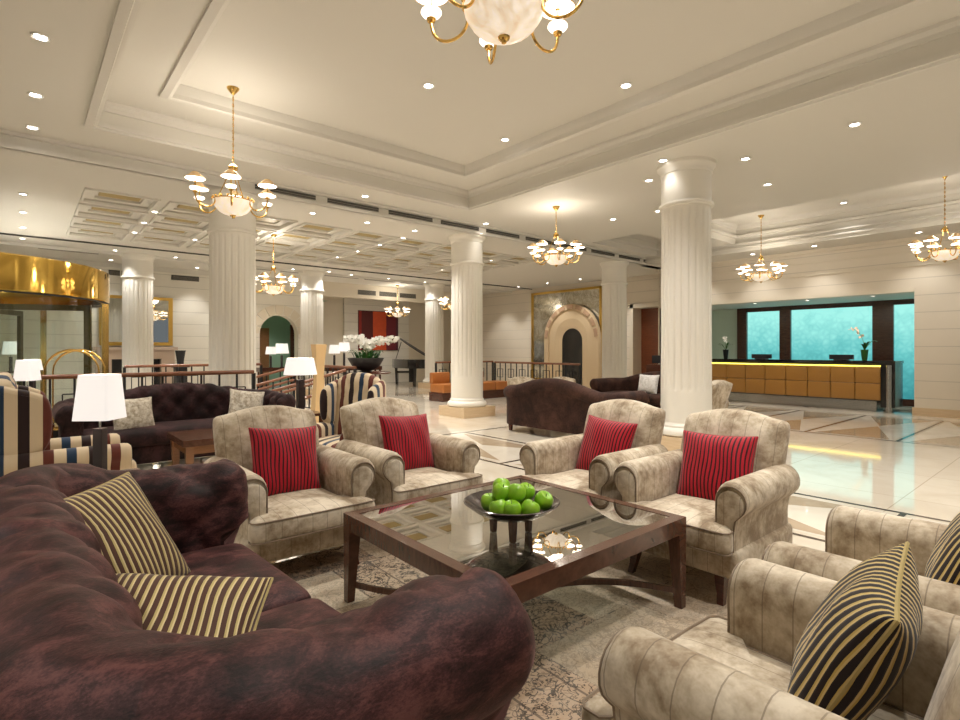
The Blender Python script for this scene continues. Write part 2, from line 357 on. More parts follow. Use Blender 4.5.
    def slab(s, outline, t, puff=.02, edge=.03, fn=None, mi=0, plane='xz'):
        # padded slab from a 2-D outline (x,z) with depth along y, rounded rim
        cx = sum(p[0] for p in outline)/len(outline); cz = sum(p[1] for p in outline)/len(outline)
        R = sum(math.hypot(p[0]-cx, p[1]-cz) for p in outline)/len(outline)
        e = edge/R
        half = [(0.02, t/2+puff), (.3, t/2+puff*.93), (.6, t/2+puff*.7), (.82, t/2+puff*.35), (1-e, t/2), (1-e*.45, t/2-edge*.14), (1-e*.12, t/2-edge*.5), (1, max(t/2-edge, t*.02))]
        prof = [(a, -b) for a, b in half]+[(a, b) for a, b in half[::-1]]
        rs = []
        for sc, y in prof:
            ring = []
            for x, z in outline:
                p = (cx+(x-cx)*sc, y, cz+(z-cz)*sc)
                if fn: p = fn(*p)
                ring.append(p)
            rs.append(ring)
        return s.rings(rs, True, mi)
    def xf(s, mtx):
        s.v = [tuple(mtx @ Vector(v)) for v in s.v]; return s
    def build(s, name, mats, parent=None, smooth=True, ang=38, loc=None, rotz=0, weld=True, origin=None):
        me = bpy.data.meshes.new(name); 
        if origin: s.v = [(v[0]-origin[0], v[1]-origin[1], v[2]-origin[2]) for v in s.v]
        me.from_pydata(s.v, [], s.f)
        if not isinstance(mats, (list, tuple)): mats = [mats]
        for k in mats: me.materials.append(M[k] if isinstance(k, str) else k)
        me.polygons.foreach_set('material_index', s.m)
        bm = bmesh.new(); bm.from_mesh(me)
        if weld: bmesh.ops.remove_doubles(bm, verts=bm.verts, dist=2e-5)
        bmesh.ops.recalc_face_normals(bm, faces=bm.faces); bm.to_mesh(me); bm.free()
        if smooth:
            me.polygons.foreach_set('use_smooth', [True]*len(me.polygons)); me.set_sharp_from_angle(angle=rad(ang))
        o = bpy.data.objects.new(name, me); COL.objects.link(o)
        if parent: o.parent = parent
        if origin: o.location = origin
        if loc: o.location = loc
        if rotz: o.rotation_euler.z = rotz
        return o
def tag(o, label=None, cat=None, group=None, kind=None):
    for k, v in (('label', label), ('category', cat), ('group', group), ('kind', kind)):
        if v: o[k] = v
    return o
def thing(name, label, cat, loc=(0,0,0), rotz=0, group=None):
    o = bpy.data.objects.new(name, None); COL.objects.link(o); o.empty_display_size = .1
    o.location = loc; o.rotation_euler = (0, 0, rotz); return tag(o, label, cat, group)
def struct(o): o['kind'] = 'structure'; return o
def dup(root, loc, rotz=0, label=None, group=None, scale=None, rot=None):
    def rec(o, par):
        c = o.copy(); COL.objects.link(c)
        if par: c.parent = par
        for ch in KIDS(o): rec(ch, c)
        return c
    r = rec(root, None); r.location = loc; r.rotation_euler = rot if rot else (0, 0, rotz)
    if scale: r.scale = (scale,)*3 if isinstance(scale, (int, float)) else scale
    if label: r['label'] = label
    if group: r['group'] = group
    elif 'group' in r and group == '': del r['group']
    return r
def KIDS(o): return [c for c in list(COL.objects) if c.parent == o]
def arc(c, r, a0, a1, n): return [(c[0]+r*cos(a0+(a1-a0)*i/n), c[1]+r*sin(a0+(a1-a0)*i/n)) for i in range(n+1)]

# ------------------------------------------------------------------ camera
cam = bpy.data.cameras.new('camera'); co = bpy.data.objects.new('camera', cam); COL.objects.link(co)
co.location = (0, 0, 1.32); co.rotation_euler = (pi/2, 0, rad(-40.5)); cam.sensor_width = 36; cam.lens = 538/960*36
cam.shift_y = -10/960; cam.clip_start = .05; cam.clip_end = 100; S.camera = co

# ------------------------------------------------------------------ room shell
ZS, ZC, ZT1, ZT2, ZR = 3.79, 3.60, 4.05, 4.17, 4.22
XL, XR, XN, YB = -3.5, 13.75, 16.0, -4.0
def plate(mb, x0, x1, y0, y1, z, holes, mi=0):
    xs = sorted({x0, x1, *[min(max(h[i], x0), x1) for h in holes for i in (0, 1)]})
    ys = sorted({y0, y1, *[min(max(h[i], y0), y1) for h in holes for i in (2, 3)]})
    for i in range(len(xs)-1):
        for j in range(len(ys)-1):
            cx, cy = (xs[i]+xs[i+1])/2, (ys[j]+ys[j+1])/2
            if any(h[0] < cx < h[1] and h[2] < cy < h[3] for h in holes): continue
            mb.add([(xs[i],ys[j],z),(xs[i+1],ys[j],z),(xs[i+1],ys[j+1],z),(xs[i],ys[j+1],z)], [(0,1,2,3)], mi)
def curb(mb, x0, x1, y0, y1, z0, z1, mi=0):
    mb.add([(x0,y0,z0),(x1,y0,z0),(x1,y1,z0),(x0,y1,z0),(x0,y0,z1),(x1,y0,z1),(x1,y1,z1),(x0,y1,z1)], [(0,1,5,4),(1,2,6,5),(2,3,7,6),(3,0,4,7)], mi)
def moulding(mb, x0, x1, y0, y1, prof, mi=0):
    # prof: (inset towards the middle, z) swept round a rectangle
    rs = []
    for q, z in prof: rs.append([(x0+q, y0+q, z), (x1-q, y0+q, z), (x1-q, y1-q, z), (x0+q, y1-q, z)])
    mb.rings(rs, False, mi)
# floor with inlays and the ramp opening
HOLE = (.7, 4.5, 8.9, 11.4)
fl = MB(); plate(fl, XL, XN+.3, YB, 19.2, 0, [HOLE])
def fpoly(pts, mi, z=.0012): fl.add([(x, y, z) for x, y in pts], [tuple(range(len(pts)))], mi)
def frect(x0, x1, y0, y1, mi, z=.0012): fpoly([(x0,y0),(x1,y0),(x1,y1),(x0,y1)], mi, z)
w = .045
def band(x0, x1, y0, y1, cells, mi_line=3):
    frect(x0, x0+w, y0, y1, 3, .0016); frect(x1-w, x1, y0, y1, 3, .0016)
    n = len(cells)-1
    for c in cells: frect(x0+w, x1-w, c-w/2, c+w/2, 3, .0016)
    for i in range(n):
        a, b = cells[i]+.06, cells[i+1]-.06; m = (a+b)/2; cx = (x0+x1)/2
        frect(x0+.1, x1-.1, a, b, 2)
        fpoly([(x0+.14, a+.05), (cx-.05, m), (x0+.14, b-.05)], 1, .002)
        fpoly([(x1-.14, b-.05), (cx+.05, m), (x1-.14, a+.05)], 1, .002)
band(4.2, 5.45, -3.2, 6.75, [-3.2+w/2, -2.44, -.68, 1.08, 2.84, 4.6, 6.75-w/2])
band(9.6, 13.0, -3.2, 6.75, [-3.2+w/2, -1.6, -.4, .8, 2.0, 3.2, 4.4, 5.6, 6.75-w/2])
frect(-3.0, 4.2, 6.70, 6.75, 3); frect(5.45, 9.6, 6.70, 6.75, 3)
for x in (5.6, 8.2): 
    frect(x, x+2.2, 14.2, 14.25, 3); frect(x, x+2.2, 13.2, 13.25, 3); frect(x+.2, x+2.0, 13.4, 14.05, 1)
frect(9.2, 14.2, 16.0, 16.5, 1)
struct(fl.build('floor', ['marble', 'tanm', 'whitem', 'darkm'], None, False, weld=False))
# ramp going down inside the opening
rp = MB(); x0, x1, y0, y1 = HOLE
rp.add([(x1,y0,0),(x1,y1,0),(x0,y1,-.95),(x0,y0,-.95)], [(0,1,2,3)], 0)
rp.add([(x0,y0,-.95),(x1,y0,0),(x0,y0,0)], [(0,1,2)], 0); rp.add([(x0,y1,-.95),(x1,y1,0),(x0,y1,0)], [(0,1,2)], 0); rp.add([(x0,y0,-.95),(x0,y1,-.95),(x0,y1,0),(x0,y0,0)], [(0,1,2,3)], 0)
o = rp.build('floor_ramp', ['marble'], None, False); struct(o); o.name = 'floor_ramp'

# ceilings
TR1 = (.63, 5.9, -2.6, 7.2); TR2 = (1.22, 5.27, -2.0, 6.52)
RT = (10.0, 12.75, -3.6, 5.7); RT2 = (10.0, 12.75, 6.45, 7.75)
cm = MB()
plate(cm, XL, 12.75, YB, 8.1, ZS, [TR1, RT, RT2])
struct(cm.build('ceiling', 'ceil', None, False))
cm = MB()
for t in (TR1, RT, RT2): pass
curb(cm, *TR1, ZS-.0, ZT1); plate(cm, *TR1, ZT1, [TR2]); curb(cm, *TR2, ZT1, ZT2); plate(cm, *TR2, ZT2, [])
moulding(cm, *TR1, [(-.10, ZS), (-.10, ZS-.03), (-.03, ZS-.045), (-.02, ZS-.02), (.012, ZS-.02), (.012, ZS+.03), (.0, ZS+.035)], 1)
moulding(cm, *TR1, [(.0, ZT1-.10), (.02, ZT1-.10), (.03, ZT1-.06), (.07, ZT1-.03), (.075, ZT1)], 1)
moulding(cm, *TR2, [(-.09, ZT1), (-.09, ZT1-.025), (-.02, ZT1-.04), (.012, ZT1-.03), (.015, ZT1+.02), (.035, ZT1+.06), (.05, ZT2)], 1)
struct(cm.build('ceiling_tray', ['ceil', 'ceil2'], None, True, 20))
cm = MB()
for t in (RT, RT2):
    curb(cm, *t, ZS, ZR); plate(cm, *t, ZR, [])
    moulding(cm, *t, [(-.0, ZS+.14), (.04, ZS+.15), (.05, ZS+.2), (.0, ZS+.22)], 1)
    moulding(cm, *t, [(.0, ZR-.10), (.03, ZR-.09), (.06, ZR-.03), (.1, ZR)], 1)
struct(cm.build('ceiling_side_tray', ['ceil', 'ceil2'], None, True, 20))
cm = MB()
plate(cm, 12.75, XR, YB, 8.3, ZC, []); cm.add([(12.75, YB, ZC), (12.75, 8.3, ZC), (12.75, 8.3, ZS), (12.75, YB, ZS)], [(0,1,2,3)])
for k in range(2): cm.box(12.70-.03*k, 12.75, YB, 8.3, ZC+.08+.09*k, ZC+.11+.09*k, 1)
struct(cm.build('ceiling_reception_soffit', ['ceil', 'ceil2'], None, False))
# beam step at y=8.1 and the lower coffered ceiling behind
cm = MB()
cm.add([(XL, 8.1, 3.63), (14.5, 8.1, 3.63), (14.5, 8.1, ZS), (XL, 8.1, ZS)], [(0,1,2,3)])
cm.box(XL, 14.5, 8.06, 8.13, 3.60, 3.645, 1); cm.box(XL, 14.5, 8.04, 8.1, ZS-.04, ZS, 1)
cells = []
PX, PY = 1.055, 1.03
for i in range(9):
    for j in range(4): cells.append((.72+PX*i, .72+PX*i+.86, 9.35+PY*j, 9.35+PY*j+.80))
plate(cm, XL, 14.5, 8.1, 17.0, ZC, cells)
for (a, b, c, d) in cells:
    curb(cm, a, b, c, d, ZC, ZC+.035); plate(cm, a, b, c, d, ZC+.035, [(a+.13, b-.13, c+.13, d-.13)])
    curb(cm, a+.13, b-.13, c+.13, d-.13, ZC+.035, ZC+.07); plate(cm, a+.13, b-.13, c+.13, d-.13, ZC+.07, [])
    cm.box(a+.17, b-.17, c+.23, d-.25, ZC+.045, ZC+.075, 2)
    moulding(cm, a, b, c, d, [(-.035, ZC), (-.035, ZC-.03), (0.0, ZC-.03), (.012, ZC+.01), (0, ZC+.02)], 1)
cm.box(XL, 14.5, 13.98, 14.02, ZC-.03, ZC, 3); cm.box(XL, 14.5, 14.03, 14.1, ZC-.02, ZC, 1)
cm.box(XL, 14.5, 15.05, 15.12, ZC-.06, ZC, 1)
struct(cm.build('ceiling_coffered', ['ceil', 'ceil2', 'coffer_tan', 'vent'], None, False))
cm = MB(); plate(cm, 7.6, 14.5, 17.0, 19.2, ZC, []); struct(cm.build('ceiling_alcove', 'ceil', None, False))

# walls
def archhole(mb, axis, fixed, u0, u1, z0, z1, ac, ar, zs, mi=0, n=14):
    # wall on plane (axis fixed) from u0..u1 with an arched opening centred ac, half width ar, spring zs
    def P(u, z): return (fixed, u, z) if axis == 'x' else (u, fixed, z)
    mb.add([P(u0,z0),P(ac-ar,z0),P(ac-ar,z1),P(u0,z1)], [(0,1,2,3)], mi); mb.add([P(ac+ar,z0),P(u1,z0),P(u1,z1),P(ac+ar,z1)], [(0,1,2,3)], mi)
    for i in range(n):
        a, b = pi-pi*i/n, pi-pi*(i+1)/n
        mb.add([P(ac+ar*cos(a), zs+ar*sin(a)), P(ac+ar*cos(b), zs+ar*sin(b)), P(ac+ar*cos(b), z1), P(ac+ar*cos(a), z1)], [(0,1,2,3)], mi)
wm = MB(); archhole(wm, 'y', 17.0, XL, 7.6, 0, ZC, 6.2, .6, 1.82)
for i in range(14):   # reveal of the arch
    a, b = pi-pi*i/14, pi-pi*(i+1)/14
    wm.add([(6.2+.6*cos(a), 17.0, 1.82+.6*sin(a)), (6.2+.6*cos(b), 17.0, 1.82+.6*sin(b)), (6.2+.6*cos(b), 17.3, 1.82+.6*sin(b)), (6.2+.6*cos(a), 17.3, 1.82+.6*sin(a))], [(0,1,2,3)], 1)
for x in (5.6, 6.8): wm.add([(x,17,0),(x,17.3,0),(x,17.3,1.82),(x,17,1.82)], [(0,1,2,3)], 1)
for i in range(9):   # voussoirs
    a, b = pi-pi*i/9-.02, pi-pi*(i+1)/9+.02
    ring = [(6.2+r*cos(t), 16.98, 1.82+r*sin(t)) for r, t in ((.62,a),(.62,b),(.92,b),(.92,a))]
    wm.add(ring+[(p[0], 17.0, p[2]) for p in ring], [(0,1,2,3),(0,1,5,4),(1,2,6,5),(2,3,7,6),(3,0,4,7)], 1)
struct(wm.build('wall_back', ['wallp', 'wall'], None, False))
wm = MB(); wm.box(XL, 7.6, 16.96, 17.0, ZC-.12, ZC); wm.box(XL, 5.5, 16.97, 17.0, 0, .2); wm.box(2.0, 2.03, 16.97, 17, 0, ZC-.12) 
struct(wm.build('trim_1', 'ceil2', None, False))
# green passage behind arch
wm = MB(); wm.add([(4.4,19.6,0),(8.0,19.6,0),(8.0,19.6,3),(4.4,19.6,3)], [(0,1,2,3)]); wm.add([(4.4,17.3,0),(4.4,19.6,0),(4.4,19.6,3),(4.4,17.3,3)], [(0,1,2,3)])
wm.add([(7.55,17.3,0),(7.55,19.6,0),(7.55,19.6,3),(7.55,17.3,3)], [(0,1,2,3)]); wm.add([(4.4,17.3,3),(8.0,17.3,3),(8.0,19.6,3),(4.4,19.6,3)], [(0,1,2,3)])
archhole(wm, 'y', 17.3, 4.4, 7.55, 0, 3, 6.2, .6, 1.82)
struct(wm.build('wall_passage', 'green', None, False))
def slabdoor(name, x0, x1, y0, y1, z0, z1, axis, m='dwood', panels=2):
    d = MB(); d.box(x0, x1, y0, y1, z0, z1)
    r = struct(d.build(name, m, None, False))
    p = MB()
    for k in range(panels):
        za = z0+.15+(z1-z0-.15)*k/panels; zb = z0+(z1-z0-.1)*(k+1)/panels
        if axis == 'y': p.box(x0+.12, x1-.12, y0-.015, y0, za, zb)
        else: p.box(x0-.015, x0, y0+.12, y1-.12, za, zb)
    p.build('door_panel', m, r, False)
    h = MB()
    if axis == 'y': h.sphere((x0+.08, y0-.04, 1.05), .03)
    else: h.sphere((x0-.04, y0+.08, 1.05), .03)
    h.build('door_knob', 'brass', r)
    return r
slabdoor('door_1', 7.18, 7.52, 18.6, 18.66, 0, 2.2, 'y'); slabdoor('door_2', 6.35, 6.75, 19.5, 19.56, 0, 2.1, 'y', 'lwood'); slabdoor('door_3', 5.7, 6.0, 19.5, 19.56, 0, 2.1, 'y')
# alcove with painting
wm = MB(); wm.add([(7.6,19,0),(14.5,19,0),(14.5,19,ZC),(7.6,19,ZC)], [(0,1,2,3)]); wm.add([(7.6,17,0),(7.6,19,0),(7.6,19,ZC),(7.6,17,ZC)], [(0,1,2,3)])
wm.box(7.6, 14.5, 16.95, 17.15, 3.12, ZC)
struct(wm.build('wall_alcove', 'wall', None, False))
wm = MB(); wm.box(9.35, 12.25, 18.88, 19.0, 0, 3.3); struct(wm.build('wall_alcove_panel', 'wallp', None, False))
# far right wall with door
wm = MB(); X = 14.5
for a, b, z0 in ((8.3, 8.42, 0), (8.42, 9.62, 2.62), (9.62, 19, 0)): wm.add([(X,a,z0),(X,b,z0),(X,b,ZC),(X,a,ZC)], [(0,1,2,3)])
struct(wm.build('wall_far_right', 'wallr', None, False))
wm = MB(); wm.add([(X,9.62,0),(X+.5,9.62,0),(X+.5,9.62,2.62),(X,9.62,2.62)], [(0,1,2,3)]); wm.add([(X,8.42,0),(X+.5,8.42,0),(X+.5,8.42,2.62),(X,8.42,2.62)], [(0,1,2,3)])
wm.add([(X,8.42,2.62),(X,9.62,2.62),(X+.5,9.62,2.62),(X+.5,8.42,2.62)], [(0,1,2,3)])
wm.box(X-.04, X, 9.62, 9.74, 0, 2.74); wm.box(X-.04, X, 8.3, 9.74, 2.62, 2.74)
struct(wm.build('trim_2', 'wall', None, False))
slabdoor('door_4', X+.42, X+.48, 8.42, 9.62, 0, 2.62, 'x', 'cherry', 3)
wm = MB(); wm.box(XR, X, 8.28, 8.32, 0, ZS); wm.add([(X,8.1,ZC),(X,8.3,ZC),(XR,8.3,ZC),(XR,8.1,ZC)], [(0,1,2,3)]); struct(wm.build('wall_return', 'wall', None, False))
# reception wall, pier and niche
wm = MB(); wm.box(XR, XR+.25, YB, 2.57, 0, ZC+.0); struct(wm.build('wall_right', 'wallr', None, False))
wm = MB(); wm.box(XR-.03, XR, YB, 2.60, .0, .16); struct(wm.build('baseboard_right', 'plinth', None, False))
wm = MB(); wm.box(XR, XR+.25, 2.57, 8.3, 2.5, ZC); struct(wm.build('wall_over_reception', 'wallr', None, False))
wm = MB(); wm.box(XR-.03, XR, 2.57, 8.3, 2.5, 2.58)
for z in (3.02, 3.30): wm.box(XR-.035, XR, YB, 8.3, z, z+.035)
wm.box(XR-.06, XR, YB, 8.3, ZC-.07, ZC)
struct(wm.build('trim_3', 'wall', None, False))
wm = MB(); plate(wm, XR, XN+.1, 2.4, 8.3, 2.52, []); struct(wm.build('ceiling_niche', 'ceil', None, False))
wm = MB(); wm.add([(XN,7.0,0),(XN,8.3,0),(XN,8.3,2.52),(XN,7.0,2.52)], [(0,1,2,3)]); wm.add([(XR,8.28,0),(XN,8.28,0),(XN,8.28,2.52),(XR,8.28,2.52)], [(0,1,2,3)]); wm.add([(XR+.25,2.57,0),(XN,2.57,0),(XN,2.57,2.52),(XR+.25,2.57,2.52)], [(0,1,2,3)])
struct(wm.build('wall_niche', mat('pale_green_plaster', (.68, .80, .70), .6), None, False))
# teal windows with mahogany frame
def window(name, ya, yb, za=.42, zb=2.4):
    g = MB(); g.box(XN-.06, XN-.03, ya, yb, za, zb); return struct(g.build(name, 'teal', None, False))
window('window_1', 5.90, 6.78, .16); window('window_2', 3.78, 5.62, .16); window('window_3', 2.6, 3.36, .16)
f = MB()
for ya, yb in ((6.78, 7.05), (5.62, 5.90), (3.36, 3.78)): f.box(XN-.14, XN, ya, yb, 0, 2.52)
f.box(XN-.12, XN, 2.57, 7.05, 2.4, 2.52); f.box(XN-.12, XN, 2.57, 7.05, 0, .16)
for y in (6.9, 5.76, 3.57): f.box(XN-.15, XN-.14, y-.012, y+.012, 0, 2.5)
struct(f.build('trim_4', 'dwood', None, False))
k = MB(); k.sphere((XN-.19, 5.70, 1.0), .04); k.sphere((XN-.19, 3.70, 1.0), .04)
struct(k.build('trim_5', 'steel'))
# walls behind and left of the camera
wm = MB(); wm.add([(XL,YB,0),(XL,17,0),(XL,17,ZS),(XL,YB,ZS)], [(0,1,2,3)]); struct(wm.build('wall_left', 'wallp', None, False))
wm = MB()
for k in range(6):
    a = XL+k*2.9; b = a+2.9
    wm.add([(a,YB,0),(a+.5,YB,0),(a+.5,YB,ZR),(a,YB,ZR)], [(0,1,2,3)]); wm.add([(b-.5,YB,0),(b,YB,0),(b,YB,ZR),(b-.5,YB,ZR)], [(0,1,2,3)])
    wm.add([(a+.5,YB,3.3),(b-.5,YB,3.3),(b-.5,YB,ZR),(a+.5,YB,ZR)], [(0,1,2,3)]); wm.add([(a+.5,YB,0),(b-.5,YB,0),(b-.5,YB,.4),(a+.5,YB,.4)], [(0,1,2,3)])
struct(wm.build('wall_front', 'wall', None, False))

# ------------------------------------------------------------------ columns
def make_column(H, label):
    t = thing('column', label, 'column')
    MB().box(-.405, .405, -.405, .405, 0, .196).build('plinth', 'plinth', t, False)
    pr = [(.30, .196), (.37, .196), (.395, .215), (.40, .25), (.385, .285), (.36, .30), (.345, .31), (.345, .335), (.33, .35), (.318, .38)]
    MB().lathe(pr, n=40).build('base', 'col', t)
    NF = 22; n = NF*8; zr = H-.55
    def flute(a, z):
        if z < .78 or z > zr-.05: return 1
        k = min(1, (z-.78)/.05, (zr-.05-z)/.05)
        return 1-.05*k*max(0, sin(a*NF/1.))**.6
    zs = [.36, .5, .77, .79, .81, .84, 1.2, 2.0, 2.6, zr-.11, zr-.08, zr-.06, zr-.045, zr-.02]
    MB().lathe([(.322-.012*max(0, (z-.8)/3), z) for z in zs], n=n, mod=flute).build('shaft', 'col', t, ang=50)
    pr = [(.31, zr-.03), (.345, zr-.02), (.352, zr), (.345, zr+.02), (.318, zr+.03), (.318, zr+.28), (.318, H-.14), (.330, H-.13), (.332, H-.09), (.345, H-.075), (.358, H-.05), (.372, H-.04), (.375, H)]
    MB().lathe(pr, n=48).build('capital', 'col', t)
    return t
c0 = make_column(ZS, 'nearest and tallest white fluted column, behind the armchairs right of the table'); c0.location = (6.8, 3.7, 0)
c1 = make_column(ZC, 'white fluted column on beige plinth behind the glass table, left of the brown camelback sofa'); c1.location = (6.87, 8.45, 0)
dup(c1, (2.40, 8.47, 0), 0, 'broad white fluted column at left behind the chandelier and dark tufted sofa')
dup(c1, (11.85, 8.45, 0), 0, 'white fluted column standing in front of the framed antique mirror')
dup(c1, (2.15, 15.2, 0), 0, 'pale far column in front of the fireplace, beside the gold revolving door')
dup(c1, (6.5, 15.2, 0), 0, 'pale column between the arched green opening and the orchid bowl')
dup(c1, (10.9, 15.2, 0), 0, 'pale far column hiding the right end of the grand piano')
# ------------------------------------------------------------------ downlights
def downlight(x, y, z, label, group, r=.043):
    t = thing('downlight', label, 'ceiling light', (x, y, z-.001), 0, group)
    MB().lathe([(r+.018, -.012), (r+.02, 0), (r, 0), (r, -.012)], n=20, caps=False).build('trim_ring', 'whitetrim', t)
    MB().lathe([(.0, -.006), (r, -.006), (r, -.002), (0, -.002)], n=16).build('lens', 'dlight', t)
    return t
PROTO = {}
def dl(x, y, z, label, group, r=.043, power=0, spot=108):
    if r not in PROTO: t = PROTO[r] = downlight(x, y, z, label, group, r)
    else: t = dup(PROTO[r], (x, y, z-.001), 0, label, group)
    if power:
        L = bpy.data.lights.new('downlight_lamp', 'SPOT'); L.energy = power; L.spot_size = rad(spot); L.spot_blend = .7; L.color = (1, .96, .90); L.shadow_soft_size = .06
        o = bpy.data.objects.new('downlight_lamp', L); COL.objects.link(o); o.location = (x, y, z-.04)
    return t
GM = ('small round downlight in the plain ceiling left of the recessed tray', 'downlights left of the tray')
for y in (1.6, 2.9, 4.23, 5.47, 6.74, 7.6): pass
for x, y in ((.12, 5.47), (.11, 6.74), (.10, 7.75)): dl(x, y, ZS, *GM, power=70)
for x, y in ((-1.6, 3.0), (-1.6, .5)): dl(x, y, ZS, 'added unseen downlight above the left of the lounge, out of frame', 'unseen left downlights', power=90)  # extra lamps beyond the frame, added to brighten the lounge
dl(3.34, 4.76, ZT2, 'downlight inside the ceiling tray, nearest the big chandelier on its left', None, power=110)
dl(4.95, 3.38, ZT2, 'downlight inside the ceiling tray, right of the big chandelier', None, power=110)
dl(4.98, 5.31, ZT2, 'downlight inside the ceiling tray, nearest the inner corner moulding', None, power=110)
for x, y in ((3.3, 1.2), (4.9, .2), (3.3, -1.2), (1.7, .0), (3.3, 3.0)): dl(x, y, ZT2, 'added unseen downlight in the tray above the camera, out of frame', 'unseen tray downlights', power=110)  # added overhead out of frame for more light on the foreground
dl(6.35, 3.77, ZS, 'downlight just left of the nearest column capital', None, power=6)
dl(7.1, 3.05, ZS, 'downlight just right of the nearest column capital', None, power=6)
dl(6.94, 4.35, ZS, 'downlight low on the left behind the nearest column capital', None, power=6)
dl(8.45, 3.31, ZS, 'downlight right of the nearest column, first behind it', None, power=80)
dl(6.93, 1.81, ZS, 'largest downlight in the right-hand ceiling, below the tray moulding', None, power=90)
for x, y in ((8.4, 1.0), (7.4, -1.0), (8.6, 5.2)): dl(x, y, ZS, 'added downlight in the right-hand ceiling, hidden from view', 'unseen right downlights', power=80)  # hidden extra lamps, added to light the right-hand side
dl(6.9, 7.9, ZS, 'downlight right above the middle column, beside the slot vents', None, power=6)
dl(8.49, 6.08, ZS, 'single downlight right of the middle chandelier', None, power=80)
dl(4.2, 7.75, ZS, 'downlight between the tray and the slot vents', None, power=60)
for x, y in ((12.3, 3.4), (12.3, 1.5)): dl(x, y, ZR, 'downlight in the side tray above the reception floor', 'side tray downlights', power=25)
for i, (x, y) in enumerate(((13.2, 7.0), (13.2, 5.5), (13.2, 2.4), (13.2, 4.2))): dl(x, y, ZC, 'small downlight in the low soffit before the reception wall', 'reception soffit downlights', power=30, spot=100)
for x in (14.3,):
    for y in (3.4, 4.7, 5.9, 7.2): dl(x, y, 2.52, 'tiny downlight over the reception desk', 'downlights over the reception desk', .03, power=36, spot=110)
GC = ('small downlight among the coffers of the lower ceiling', 'downlights among the coffers')
for x, y in ((1.66, 10.2), (1.66, 11.2), (1.66, 12.25), (2.70, 11.2), (2.70, 12.25), (6.0, 9.3), (6.0, 10.25), (6.0, 11.25), (6.0, 12.3), (9.15, 10.2), (9.15, 11.2), (9.15, 12.3)):
    x = .72+PX*round((x-.62)/PX)-.097
    y2 = 9.35+PY*round((y-9.3)/PY)-.115 if False else y
    dl(x, y2, ZC, *GC, r=.038, power=75)
for x in (3.69, 4.70, 5.71): dl(x, 8.6, ZC, 'downlight in the flat strip just behind the slot-vent beam', 'downlights behind the beam', r=.038, power=70)
for y in (10.29, 11.65, 13.1, 14.4): dl(.03, y, ZC, 'downlight in the row above the gold revolving door', 'downlights above the revolving door', r=.038, power=90)
for x, y in ((1.64, 14.73), (2.9, 14.87), (5.83, 14.93), (6.8, 14.7), (7.6, 14.88), (8.9, 14.9), (10.3, 14.9)): dl(x, y, ZC, 'downlight in the row before the far wall', 'far row of downlights', r=.038, power=42)
for x, y in ((1.74, 16.4), (3.71, 16.4), (4.9, 16.4), (8.68, 17.6), (9.9, 17.6), (11.1, 17.6)): dl(x, y, ZC, 'tiny downlight close to the far wall', 'downlights washing the far wall', r=.04, power=50, spot=90)
for y in (9.6, 11.0, 12.4, 13.8, 15.3): dl(13.6, y, ZC, 'downlight washing the framed mirror wall', 'downlights along the mirror wall', r=.038, power=65, spot=100)
# ------------------------------------------------------------------ slot vents
def vent(p0, p1, width, drop, label, group, vert=True):
    # p0,p1 are ends; vertical face vents lie on y=const
    x0, x1 = p0[0], p1[0]; y = p0[1]; z = p0[2]
    t = thing('air_vent', label, 'air vent', ((x0+x1)/2, y, z), 0, group); L = (x1-x0)/2
    if vert:
        MB().box(-L, L, -.012, .0, -drop/2, drop/2).build('backing', 'vent', t, False)
        s = MB()
        for k in range(max(2, int(drop/.03))): s.box(-L, L, -.02, -.008, -drop/2+.03*k, -drop/2+.03*k+.006)
        s.build('slat', 'ventslat', t, False)
    else:
        MB().box(-L, L, -width/2, width/2, -.012, 0).build('backing', 'vent', t, False)
        s = MB()
        for k in range(3): s.box(-L, L, -width/2+width/3*(k+.4), -width/2+width/3*(k+.5), -.02, -.01)
        s.build('slat', 'ventslat', t, False)
    return t
import itertools
xs = 2.6; 
for k in range(10):
    if k in (4,): pass
    vent((xs+k*1.12, 8.1, 3.705), (xs+k*1.12+.92, 8.1, 3.705), 0, .07, 'long dark slot vent in the beam across the ceiling', 'slot vents in the beam')
for k in range(8):
    if k in (1, 2): continue
    vent((.3+k*1.35, 15.5, ZC), (.3+k*1.35+1.1, 15.5, ZC), .12, 0, 'dark slot vent in the ceiling before the far wall', 'far ceiling slot vents', False)
for x in (1.75, 3.2, 4.4): vent((x, 17.0, 3.35), (x+.7, 17.0, 3.35), 0, .14, 'grey grille high on the far left wall', 'grilles on the far left wall')
for x in (8.9, 9.75, 10.6): vent((x, 16.95, 3.33), (x+.7, 16.95, 3.33), 0, .16, 'grey grille on the bulkhead above the painting', 'grilles over the painting')

